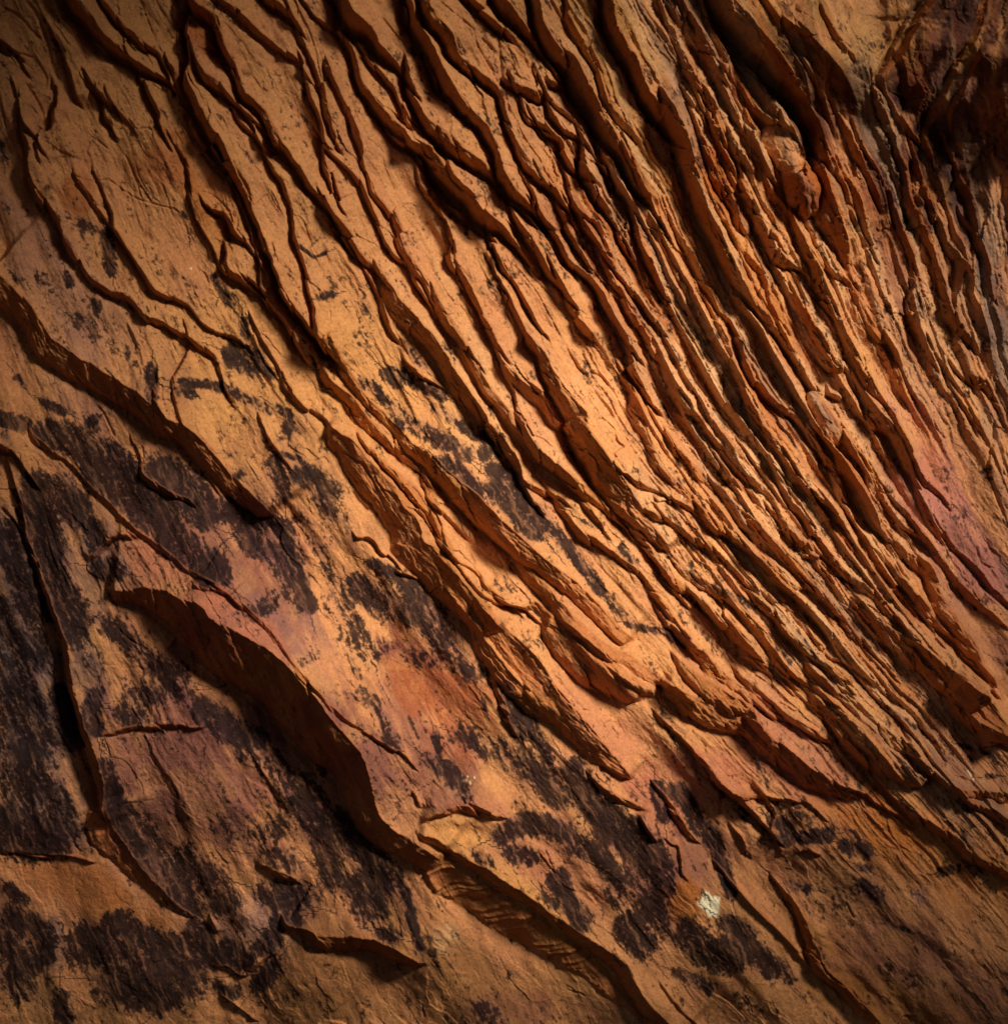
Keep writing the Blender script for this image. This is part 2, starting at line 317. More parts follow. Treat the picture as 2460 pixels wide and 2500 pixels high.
# cracks: sheet | half width | depth | points
CRACKS = '''
A|5|9|0 30 100 80 180 170 250 230
A|8|14|150 0 230 110 280 240 290 350 350 480
A|6|10|230 100 300 190 330 270
A|6|8|300 0 322 130
A|4|7|80 300 190 325
A|5|7|210 340 260 440 250 500
A|6|9|130 460 180 520 240 640 260 740
A|4|7|0 520 20 640 40 740
A|4|6|700 860 750 960 810 1140
A|4|5|750 950 800 1060 860 1150
A|3|4|370 960 450 1010 540 1030 620 1020 700 1080 810 1140 970 1180 1050 1220
A|4|8|1490 820 1570 880 1660 960
A|3|5|500 760 560 800 610 840
A|3|5|510 800 490 870
A|4|7|910 330 960 450 950 540 990 620
A|3|6|800 450 870 480 910 515
A|3|5|780 740 850 730 870 770 820 810
A|5|8|960 50 1000 140
A|3|6|1700 30 1690 150 1740 300 1740 460
A|4|7|1700 80 1760 200 1800 340 1830 500
A|3|4|1700 1410 1780 1470 1850 1440
A|3|5|1540 1080 1590 1180
A|3|5|1110 740 1090 820
A|3|5|1110 1080 1200 1100 1300 1200 1330 1280
A|4|7|820 70 860 180 920 300 980 420
A|3|6|1390 1770 1440 1840 1500 1925
B|6|9|930 60 920 200 930 330 940 480
B|5|9|1185 300 1180 600 1190 850
B|4|7|260 100 330 190 420 280
B|3|5|120 730 130 830 160 940
B|4|6|610 1190 650 1280 690 1310
B|3|6|1000 1500 1060 1560 1150 1680 1200 1780 1280 1925
B|4|7|560 20 700 120 780 180 800 270 890 420
B|4|7|820 220 890 290
B|4|8|640 850 640 950
B|4|8|925 880 925 1010
B|4|7|760 1280 850 1350 960 1330 1040 1440 1100 1560 1250 1700
B|4|7|1090 1050 1110 1170
B|5|8|960 540 990 700
B|4|6|1120 1690 1160 1800 1230 1870
C|12|22|1440 0 1340 80 1250 250 1180 400 1090 490
C|4|7|1903 740 1750 860 1700 1000 1690 1060
C|14|28|1345 900 1360 1050 1395 1200
C|4|6|780 890 740 930 640 1000 600 1010
C|4|6|660 800 600 870
C|4|7|1140 600 1190 690
C|4|6|990 1480 1040 1580
C|4|6|980 700 940 640 860 690
C|5|8|1200 1580 1220 1680
C|5|8|1310 1300 1390 1310
C|4|8|1500 1620 1530 1760
D|4|8|540 350 600 420 660 550
D|3|6|810 590 830 670
D|6|12|0 940 60 1000 130 1110
D|3|6|1550 610 1500 660 1490 740
D|3|4|330 1220 400 1330 440 1440
D|4|6|1150 1390 1200 1480 1240 1550 1330 1630
D|4|6|600 1180 640 1130
D|4|5|680 1620 740 1680 860 1750
D|3|5|1690 1060 1690 1160
D|3|4|820 690 830 720
D|5|7|430 640 490 560 550 450
D|3|5|1770 690 1840 660 1870 700
E|4|9|1280 0 1350 120 1400 190 1460 220 1540 330 1590 430 1640 510 1720 600 1790 730
E|4|8|1390 60 1430 140 1470 210
E|4|7|0 600 150 700 200 770 260 880
E|4|7|1400 160 1500 200 1545 260
E|3|5|750 1180 800 1290 840 1370
E|3|4|660 1210 680 1300 740 1330
E|6|12|90 840 130 900 185 960
E|4|6|1500 1090 1550 1180 1620 1260 1690 1380
E|4|6|960 250 1000 320 1050 420
F|5|9|1830 410 1820 560 1780 700 1820 850 1903 1050
F|4|8|1610 350 1690 450 1730 560
F|3|6|1480 440 1500 500 1560 560
F|4|7|1500 0 1560 180 1640 330
F|4|6|0 1060 80 1180 180 1300
F|4|6|920 1420 1000 1530
F|4|7|1720 1150 1750 1260 1840 1290
F|4|7|1580 900 1560 1000
F|4|6|1120 1390 1230 1420 1350 1415
G|4|7|0 950 140 970 400 990
G|3|5|1000 210 980 230 960 250
G|3|5|430 850 430 920 470 960
H|4|8|490 800 560 760 650 700
H|3|6|1180 940 1240 1080
H|3|5|1390 140 1430 150
H|3|5|1310 1755 1380 1770 1420 1790
H|4|6|490 1820 500 1900
I|4|7|980 1240 1030 1340
I|5|8|370 860 430 950 450 1020
I|3|5|1850 910 1880 960
I|5|9|1300 1890 1340 1890 1350 1930
'''
# round bodies: sheet | x y | radii | tilt degrees | height px
BLOBS = '''
C|720 1060|100 190|-18|100
F|860 440|66 170|-28|44
C|620 860|90 170|-38|34
F|1100 1080|60 50|0|10
A|1370 1490|90 80|-30|14
A|150 620|60 90|-20|14
B|1100 1850|45 45|0|16
B|980 1700|70 160|-25|14
I|770 1010|95 80|0|14
I|310 890|60 130|-15|14
I|650 950|60 60|0|8
D|1455 1090|85 60|-20|-22
D|1380 1000|150 110|25|-26
D|620 1300|110 130|0|20
D|980 340|60 130|-5|16
E|560 1610|20 22|0|7
E|1560 600|90 60|40|0
G|1380 1380|150 200|0|14
G|1270 1700|70 90|0|8
G|1350 1380|60 60|0|-7
I|200 1000|90 180|-10|-14
I|1640 1180|100 160|10|-16
I|1400 1200|160 120|10|-12
I|1330 1960|60 80|0|-20
A|250 1700|400 160|45|-12
E|1700 1780|260 120|42|8
H|720 600|400 160|40|12
H|700 830|230 60|5|-14
G|1150 600|420 300|45|22
D|1000 900|500 160|45|14
F|1050 930|110 160|-30|-34
F|1130 1060|130 60|10|-26
H|1500 900|420 240|40|16
I|1500 1750|700 250|30|20
E|500 1330|190 260|-40|-12
'''
# dark desert varnish: sheet | radius | density | points
STAINS = '''
A|40|.9|600 1330 640 1540
A|45|.55|280 1400 320 1480
A|30|.7|390 1560 410 1620
A|30|.6|70 1500 130 1600
A|40|.45|480 1270 540 1310
A|40|.45|980 1550 1150 1640
A|32|.8|1210 1570 1310 1720
A|35|.5|540 1720 570 1780
A|60|.5|460 1830 560 1900
A|32|.8|1385 1830 1395 1900
A|12|.9|1710 1410 1790 1470 1850 1440
A|30|.9|5 820 15 890
A|26|.9|1820 1700 1880 1680
A|40|.3|300 1060 260 1200 380 1240
A|16|.6|1400 880 1440 930
A|20|.8|1030 1210 1050 1225
A|60|.3|480 1720 700 1860
D|30|.9|250 340 370 400
D|22|.9|95 200 140 260
D|45|.9|-20 430 60 450 150 480
D|30|.8|480 490 550 440
D|85|1.1|280 530 420 560 520 640 640 780
D|95|1.15|560 720 700 860 900 990 1020 1140 1200 1290
D|70|.9|640 640 760 760 860 860
D|40|1|880 170 890 330
D|35|.8|1060 240 1200 250 1350 300 1530 400
D|40|.6|1040 290 1100 310
D|35|.75|1580 380 1640 420 1640 500
D|75|1.1|1340 80 1420 110
D|22|.8|1480 150 1550 200
D|50|.95|1570 690 1600 780 1610 880
D|65|.8|1690 760 1840 790 1880 860
D|35|.6|1800 900 1850 980
D|30|.5|1290 640 1370 650
D|110|1.1|930 760 1080 860 1150 960
D|95|1.15|1340 960 1450 1000 1400 1040
D|75|.9|1420 1140 1560 1200 1700 1380
D|60|.9|1600 1060 1660 1250 1740 1500
D|100|1.1|200 850 330 860 430 950
D|110|1.15|200 900 250 1100 300 1350 430 1600
D|60|.9|470 1000 540 1080 560 1150
D|120|1.0|60 1130 160 1300 220 1500
D|150|.75|80 1560 180 1750 100 1900
D|70|1.1|590 1290 640 1300
D|70|.7|620 1600 760 1700 860 1830 1040 1900
D|40|.5|1100 1200 1300 1350
D|60|.5|1300 1600 1600 1450
D|45|.5|1700 1000 1850 1250 1860 1420
D|40|.5|1380 740 1350 780
D|30|.6|870 330 930 400
D|20|.8|1600 640 1700 670 1760 720
E|45|.85|290 180 340 230
E|40|.9|380 190 460 240 600 310
E|40|.65|170 230 260 320 400 430 560 560
E|55|.7|350 420 480 500 620 570 750 640
E|45|.6|560 380 700 470 830 540
E|40|.9|800 540 860 560 840 640
E|50|.9|620 690 730 760 800 850
E|90|1.15|940 850 1050 950 1120 1040
E|60|.9|900 740 1000 790
E|50|.7|1150 950 1220 1060
E|35|.9|1220 1060 1320 1180 1420 1310 1490 1410
E|28|.6|430 60 500 150
E|40|.9|200 1260 300 1310 450 1400
E|100|.85|120 1400 300 1500 500 1560 620 1680
E|60|.9|400 1400 500 1480 600 1600
E|80|.6|250 1740 450 1780 700 1800 760 1860
E|110|.5|0 1400 80 1600 180 1800
E|22|.8|1650 1600 1820 1650
E|30|.6|1600 1180 1700 1260
E|25|.5|1560 1500 1700 1600
E|26|.7|-30 900 0 1000
E|26|.6|40 1000 80 1080
E|18|.6|1400 1020 1460 1050
E|16|.6|940 530 960 570
E|14|.8|460 730 500 770
G|190|.78|60 60 150 300 180 600
G|70|1.0|340 80 370 200 420 330
G|140|1.1|60 840 200 860 320 850
G|90|.9|300 600 360 740
G|55|1.05|560 60 530 180 560 240
G|65|1.05|620 480 660 640 700 780
G|75|1.1|720 860 800 960 950 1130 1080 1270
G|90|.7|760 80 900 50 1050 40
G|70|.75|700 160 800 190
G|75|1.05|1150 130 1200 190 1300 260 1440 320
G|90|.55|1400 380 1600 500 1750 640 1880 860
G|90|.75|1700 680 1850 900 1880 1100
G|70|.55|800 700 900 900 1000 980
G|100|.5|1300 780 1450 860 1600 840
G|120|.75|1020 1020 1180 1130 1250 1250
G|80|.7|1500 980 1650 1000
G|90|.9|1540 1190 1680 1230
G|60|1.05|1550 1440 1500 1500
G|75|1.05|1290 1520 1380 1580
G|60|1.0|1660 1330 1600 1350
G|130|.98|480 1480 750 1500 980 1560
G|90|1.05|1120 1420 1150 1550 1050 1500
G|60|1.05|620 1370 700 1340 790 1420
G|150|.85|650 1700 900 1720 1050 1700
G|90|1.0|60 1340 60 1480 130 1620
G|60|1.05|180 1350 260 1450 260 1560
G|40|.9|60 1160 130 1240
G|60|.9|350 1800 360 1900
G|80|.85|60 1700 130 1760
G|60|.95|1550 1600 1470 1700
G|45|.95|1240 1720 1330 1760
G|60|.8|900 1850 950 1800
H|110|.85|60 820 180 960 260 1120
H|100|.9|130 1160 200 1270
H|50|.7|260 1400 340 1420
H|30|.8|350 1080 420 1260 480 1480
H|50|1.05|950 30 1000 160 1040 300
H|45|.95|1090 220 1150 340 1200 420
H|80|.55|700 300 900 380 1080 420
H|90|.8|1050 460 1180 560 1280 640
H|80|1.1|1330 500 1420 660 1560 800
H|90|1.1|1560 820 1680 920 1780 1050
H|65|1.0|940 850 1050 800 1180 800 1300 850
H|50|1.0|1000 950 1100 980
H|70|.8|1350 900 1500 1000 1600 1150
H|60|1.0|1260 1100 1320 1240 1400 1340
H|85|1.1|1660 1380 1720 1460
H|90|.75|1700 1100 1800 1250 1850 1350
H|60|.75|540 440 640 520 740 620
H|50|.6|150 60 220 130 350 370
H|24|.9|560 300 590 420
H|40|.6|780 950 860 1000
H|45|.9|1820 600 1850 760
H|60|.95|1700 800 1840 1000 1860 1180
H|60|.55|820 1840 920 1900
H|16|.8|830 90 850 150
H|40|.6|1540 1170 1600 1260
H|30|.8|1180 1200 1230 1260
I|50|1.1|20 620 90 680 150 800 230 900
I|45|.9|250 920 290 1050 330 1200
I|85|1.05|80 1420 180 1520 330 1560
I|70|1.0|330 1480 470 1530 560 1620
I|50|.85|600 1600 660 1680
I|60|.9|310 1350 420 1420
I|50|.75|30 1640 160 1700 210 1730
I|38|1|600 890 720 880 880 860
I|35|1|570 780 650 830
I|45|.85|980 920 1100 960
I|40|.7|660 1150 760 1170
I|40|.8|1080 1140 1160 1210
I|60|.45|300 680 440 780
I|30|.7|1520 1080 1620 1060
I|20|.8|1250 1380 1330 1400
I|30|.6|980 840 1040 870
I|60|.4|560 720 760 760
I|24|.8|1060 1040 1100 1060
I|14|.7|1200 130 1330 220 1480 340
I|14|.6|1620 350 1780 400 1880 480
I|16|.7|1770 530 1830 530
I|40|.5|-60 150 0 300
F|12|.95|360 1160 440 1210 530 1270
F|12|.9|960 1350 1030 1380
F|28|.6|100 1320 200 1390 330 1440 450 1500
F|40|1|-10 1660 60 1700
F|18|.6|130 1600 200 1690
F|16|.7|580 1730 660 1820
F|14|.5|560 1500 700 1640 800 1780
F|20|.6|1830 1800 1900 1840
F|12|.7|-60 350 -20 420
F|16|.5|60 1440 160 1520
'''
# broad rock colours, plus shade and lit ridges painted at the top: sheet | x y | radii | tilt | strength | kind
TINTS = '''
F|1560 900|230 620|-25|1.15|pink
F|1450 600|60 300|-25|1|rose
F|1420 500|120 220|-20|.9|rose
F|1780 1500|220 400|-30|.6|mauve
C|1280 1500|160 500|-10|.7|mauve
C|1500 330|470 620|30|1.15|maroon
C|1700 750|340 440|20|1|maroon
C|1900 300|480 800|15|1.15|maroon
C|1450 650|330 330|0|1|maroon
C|1640 380|34 330|30|.9|olive
C|1850 250|24 260|12|.8|olive
C|200 300|320 420|-25|.5|umber
B|1000 100|700 200|0|.4|umber
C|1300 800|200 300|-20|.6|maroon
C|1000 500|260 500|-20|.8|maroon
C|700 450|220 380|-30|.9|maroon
C|1850 1500|90 600|0|.8|grey
C|1120 130|260 230|0|1.1|olive
C|1120 60|200 200|0|.5|umber
C|420 60|300 260|0|.5|olive
B|1500 300|260 600|-20|.8|olive
F|1850 200|110 400|0|.6|grey
F|1880 900|60 500|-10|.5|grey
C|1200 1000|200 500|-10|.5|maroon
A|400 400|700 500|0|.35|olive
A|60 1000|250 700|-20|.35|mauve
A|330 1600|500 220|45|.35|lilac
D|300 80|420 150|40|.3|lilac
A|900 950|230 150|20|.7|rust
A|450 1080|90 120|-30|.8|rust
A|1160 200|90 160|-30|.8|rust
A|1200 1150|130 220|-20|.5|orange
D|1400 400|560 420|45|.5|gold
E|400 300|400 300|45|.5|gold
E|1300 700|500 320|50|.3|peach
E|900 300|600 260|50|.35|pale
F|500 1500|700 160|42|.4|pale
E|1600 400|200 380|-30|.7|peach
B|300 1000|200 500|-20|.5|peach
D|900 1200|700 800|-45|.6|mauve
G|1000 700|1100 800|0|.65|mauve
H|300 500|700 500|40|.4|mauve
D|1500 1500|420 360|45|.9|mauve
D|1700 1750|300 250|45|.35|lilac
D|900 1250|260 180|40|.7|rose
D|1450 1700|90 260|-45|.7|rose
D|250 1500|400 600|0|.7|grey
G|150 300|330 500|0|.9|grey
G|1200 550|620 420|40|1|mauve
G|1450 1350|180 250|0|.8|lilac
G|400 1150|520 130|25|.6|orange
G|700 1750|900 300|0|.5|umber
G|330 1500|60 200|0|.7|grey
G|1650 1750|300 200|0|.6|umber
H|500 300|480 300|40|.9|mauve
H|600 150|360 200|40|.7|rust
H|1200 1000|420 300|45|.7|rose
H|1100 560|200 200|0|.5|peach
H|700 830|220 80|5|.7|gold
H|700 1650|900 300|30|.8|umber
H|1050 1250|420 140|38|.8|gold
H|1000 1900|300 100|0|.5|mauve
H|630 1430|70 90|0|.6|pale
H|1700 300|220 320|-45|.8|peach
H|1850 900|130 500|0|.7|rose
I|200 600|300 260|30|.9|rose
I|600 400|500 200|35|.7|rose
H|1500 300|300 200|45|.6|rose
I|900 700|300 120|30|.6|rose
I|100 1050|170 220|0|.9|mauve
I|80 1230|120 120|0|.9|orange
I|700 1000|160 160|0|.8|rose
I|1150 850|260 160|25|.9|orange
I|1500 1000|500 220|30|.6|orange
I|1400 1250|400 220|20|.5|umber
I|1400 1210|60 50|20|.8|lilac
I|950 1550|330 200|30|.7|ochre
I|1450 1650|700 300|30|.8|mauve
I|1000 1100|400 200|20|.6|umber
H|300 1750|500 200|20|.6|umber
I|1300 1850|400 120|20|.6|ochre
I|550 1200|300 400|-30|.5|umber
I|300 1800|300 200|0|.5|umber
I|1600 300|400 220|40|.5|mauve
I|600 400|500 160|35|.4|rose
I|1600 600|300 160|30|.5|grey
F|300 1400|500 260|45|.35|peach
F|900 500|120 500|-25|.5|rust
F|860 450|80 130|-25|1|rust
C|250 1050|90 260|-20|1|rust
C|735 1090|110 150|0|1|rust
F|1180 1450|230 160|30|.9|rust
F|650 1000|300 220|45|.6|pale
F|300 500|300 160|60|.6|pale
F|1100 900|300 110|60|.5|pale
C|400 1500|160 500|-30|.5|gold
F|600 250|220 320|-30|.45|rust
B|1650 1500|150 500|-25|.6|rust
B|1300 1150|160 260|-25|.4|rust
E|1750 900|120 300|0|.4|pale
D|650 760|80 60|30|.8|rose
E|620 1380|380 150|45|.4|umber
D|1250 500|90 400|-45|.2|gold
F|1400 1700|500 150|40|.5|umber
'''

# ------------------------------------------------------------------ grid of the rock face
STEP = 2.32
X0, X1, Y0, Y1 = -100.0, 2600.0, -110.0, 2610.0
gx = np.arange(X0, X1, STEP, dtype=np.float32); gy = np.arange(Y0, Y1, STEP, dtype=np.float32)
NX, NY = len(gx), len(gy)
X, Y = np.meshgrid(gx, gy)
rng = np.random.RandomState(7)
TAB = rng.rand(256, 256).astype(np.float32)

def vn(x, y, s=0):
    xi = np.floor(x); yi = np.floor(y)
    fx = (x - xi).astype(np.float32); fy = (y - yi).astype(np.float32)
    xi = (xi.astype(np.int32) + s * 37) & 255; yi = (yi.astype(np.int32) + s * 91) & 255
    fx = fx * fx * (3 - 2 * fx); fy = fy * fy * (3 - 2 * fy)
    x2 = (xi + 1) & 255; y2 = (yi + 1) & 255
    a = TAB[yi, xi]; b = TAB[yi, x2]; c = TAB[y2, xi]; d = TAB[y2, x2]
    t = a + (b - a) * fx
    return t + ((c + (d - c) * fx) - t) * fy

def fbm(x, y, o=4, s=0, g=.5):
    r = 0; a = 1; n = 0
    for i in range(o):
        r = r + a * vn(x, y, s + i * 5); n += a; a *= g
        x, y = (x * 1.62 + y * 1.18) + 3.1, (-x * 1.18 + y * 1.62) + 7.7
    return r / n

def fbs(x, y, o=4, s=0, g=.5):          # keeps its stretch direction
    r = 0; a = 1; n = 0
    for i in range(o):
        r = r + a * vn(x, y, s + i * 5); n += a; a *= g
        x = x * 2.03 + 3.1; y = y * 2.03 + 7.7
    return r / n

def ss(a, b, v):
    t = np.clip((v - a) / (b - a), 0, 1)
    return t * t * (3 - 2 * t)

ledges = [l.split('|') for l in LEDGES.strip().split('\n')]
# bedding direction: slope of the surveyed ledges, smoothed over the wall; PSI counts the beds across it
DEG = [(i, j) for i in range(5) for j in range(5) if i + j <= 4]
rows, rhs = [], []
for t, ws_, hf_, D_, pts in [l[:5] for l in ledges]:
    v = np.array([float(q) for q in pts.split()]).reshape(-1, 2) * K + T[t]
    for p, q in zip(v[:-1], v[1:]):
        dx, dy = q - p; L = math.hypot(dx, dy)
        if dy < .3 * abs(dx) or dx < -.3 * dy or L < 5: continue
        x, y = (p + q) / 2 / 2500 - .5; wt = math.sqrt(L) / (1 + (dx / dy) ** 2)
        rows.append([wt * x ** i * y ** j for i, j in DEG]); rhs.append(wt * dx / dy)
A_ = np.array(rows); cf = np.linalg.solve(A_.T @ A_ + np.eye(len(DEG)) * 3, A_.T @ np.array(rhs))
xn, yn = X / 2500 - .5, Y / 2500 - .5
SLO = sum(c_ * xn ** i * yn ** j for (i, j), c_ in zip(DEG, cf)); SLO = np.clip(SLO, .1, 1.6)
PSI = np.empty(X.shape, np.float64); mid = NY // 2; PSI[mid] = gx
for j in range(mid + 1, NY): PSI[j] = (lambda q: np.interp(q, gx, PSI[j - 1]) + np.minimum(q - gx[0], 0))(gx - SLO[j] * STEP)
for j in range(mid - 1, -1, -1): PSI[j] = (lambda q: np.interp(q, gx, PSI[j + 1]) + np.maximum(q - gx[-1], 0))(gx + SLO[j] * STEP)
PSI = PSI.astype(np.float32)
ALONG = (X * .55 + Y * .84).astype(np.float32)
W1 = (fbm(X / 75, Y / 75, 3, 1) - .5) * 13
W2 = (fbm(X / 20, Y / 20, 3, 2) - .5) * 5
W3 = (fbm(X / 90, Y / 90, 2, 11) - .5) * 12

def tile_pts(t, vals):
    ox, oy = T[t]
    return np.array(vals, dtype=np.float64).reshape(-1, 2) * K + (ox, oy)

def smooth(P, n=3):
    if len(P) < 3: return P
    Q = np.vstack([2 * P[0] - P[1], P, 2 * P[-1] - P[-2]]); out = []
    for i in range(1, len(Q) - 2):
        a, b, c, d = Q[i - 1:i + 3]
        for k in range(n):
            t = k / n
            out.append(.5 * (2 * b + (c - a) * t + (2 * a - 5 * b + 4 * c - d) * t * t + (3 * b - 3 * c + d - a) * t ** 3))
    out.append(Q[-2]); return np.array(out)

def dist_field(P, margin, coarse=2, jitter=True):
    """signed distance (positive on the upper right) and arc position, on a window of the grid"""
    x0, y0 = P.min(0) - margin; x1, y1 = P.max(0) + margin
    i0 = max(0, int((x0 - X0) / STEP)); i1 = min(NX, int((x1 - X0) / STEP) + 2)
    j0 = max(0, int((y0 - Y0) / STEP)); j1 = min(NY, int((y1 - Y0) / STEP) + 2)
    if i1 - i0 < 4 or j1 - j0 < 4: return None
    sl = (slice(j0, j1), slice(i0, i1))
    cx = np.arange(i0, i1 + coarse, coarse); cy = np.arange(j0, j1 + coarse, coarse)
    qx, qy = np.meshgrid((X0 + cx * STEP).astype(np.float32), (Y0 + cy * STEP).astype(np.float32))
    best = np.full(qx.shape, 1e12, np.float32); sg = np.ones_like(best); arc = np.zeros_like(best)
    seg = np.diff(P, axis=0); L = np.hypot(seg[:, 0], seg[:, 1]); tot = max(L.sum(), 1e-6); acc = 0
    for k in range(len(seg)):
        if L[k] < 1e-6: continue
        ax, ay = P[k]; dx, dy = seg[k] / L[k]
        rx = qx - np.float32(ax); ry = qy - np.float32(ay)
        t = np.clip(rx * np.float32(dx) + ry * np.float32(dy), 0, np.float32(L[k]))
        ex = rx - t * np.float32(dx); ey = ry - t * np.float32(dy)
        d2 = ex * ex + ey * ey
        m = d2 < best
        cr = np.float32(dx) * ry - np.float32(dy) * rx
        best = np.where(m, d2, best); sg = np.where(m, np.where(cr < 0, 1, -1), sg)
        arc = np.where(m, (acc + t) / tot, arc); acc += L[k]
    d = np.sqrt(best) * sg
    def up(a):
        a = a.astype(np.float32)
        n0, n1 = j1 - j0, i1 - i0
        u = np.empty((2 * (a.shape[0] - 1) + 1, a.shape[1]), np.float32)
        u[::2] = a; u[1::2] = (a[1:] + a[:-1]) / 2
        v = np.empty((u.shape[0], 2 * (a.shape[1] - 1) + 1), np.float32)
        v[:, ::2] = u; v[:, 1::2] = (u[:, 1:] + u[:, :-1]) / 2
        return v[:n0, :n1]
    return sl, up(d), up(arc), tot

BIGL = np.zeros_like(X)
def slo_at(x, y):
    x, y = x / 2500 - .5, y / 2500 - .5
    return float(np.clip(sum(c_ * x ** i * y ** j for (i, j), c_ in zip(DEG, cf)), .1, 1.6))
def extend(raw, k, ws, t):
    """thin tails that run on along the bedding, so that beds merge into one another"""
    d = raw[-1] - raw[0]
    if d[1] < .5 * abs(d[0]) * .9 or t in 'GH' or ws.max() > 60: return None, None
    r = np.random.RandomState(k * 13 + 5); out = []
    if ws.max() * 2.4 < 5: return None, None
    for p, s_, q in ((raw[0], -1, raw[1]), (raw[-1], 1, raw[-2])):
        L = (30 + 70 * r.rand()) * min(1.3, ws.max() / 18 + .3); pts = []; v = (p - q) / max(np.hypot(*(p - q)), 1e-3); x = p.copy()
        for n in range(3):
            m = slo_at(*x); b = np.array([m, 1.0]) * s_ / math.hypot(m, 1)
            v = v * .45 + b * .55; v /= np.hypot(*v); x = x + v * L / 3; pts.append(x.copy())
        out.append(pts[::-1] if s_ < 0 else pts)
    return np.array(out[0]), np.array(out[1])
H = np.zeros_like(X)              # relief towards the viewer, in photograph pixels
RIS = np.zeros_like(X)            # broken edge of a ledge
LAB = np.zeros(X.shape, np.int32); LABD = np.full(X.shape, 1e9, np.float32)
def facets(u, v, s):
    """broken plates: piecewise flat noise with sharp borders"""
    iu, iv = np.floor(u).astype(np.int32), np.floor(v).astype(np.int32)
    best = np.full(u.shape, 9., np.float32); out = np.zeros_like(best)
    for a_ in (-1, 0, 1):
        for b_ in (-1, 0, 1):
            ci, cj = (iu + a_ + s) & 255, (iv + b_ + s * 3) & 255
            du_ = u - (iu + a_ + TAB[ci, cj]); dv_ = v - (iv + b_ + TAB[cj, ci])
            d_ = du_ * du_ + dv_ * dv_; m_ = d_ < best
            val = (TAB[(ci + 77) & 255, cj] - .5) + (TAB[(ci + 13) & 255, cj] - .35) * du_ * 1.3 + (TAB[ci, (cj + 31) & 255] - .5) * dv_ * 1.1
            out = np.where(m_, val, out); best = np.where(m_, d_, best)
    return out.astype(np.float32)
q1 = PSI + (fbm(X / 60, Y / 60, 3, 301) - .5) * 34; q2 = ALONG + (fbm(X / 60, Y / 60, 3, 311) - .5) * 60
CEL = facets(q1 / 46, q2 / 95, 1)
FC1 = facets(q1 / 30, q2 / 110, 5); FC2 = facets(q1 / 13, q2 / 34, 9)
WID = np.clip((fbs(PSI / 60, ALONG / 75, 3, 35) - .5) * 1.6 + .5, .1, 1)
LAY2 = fbm(X / 120, Y / 120, 2, 33)
RAG = fbs(PSI / 14, ALONG / 60, 3, 21) - .5
LAY = fbm(X / 40, Y / 40, 2, 31)
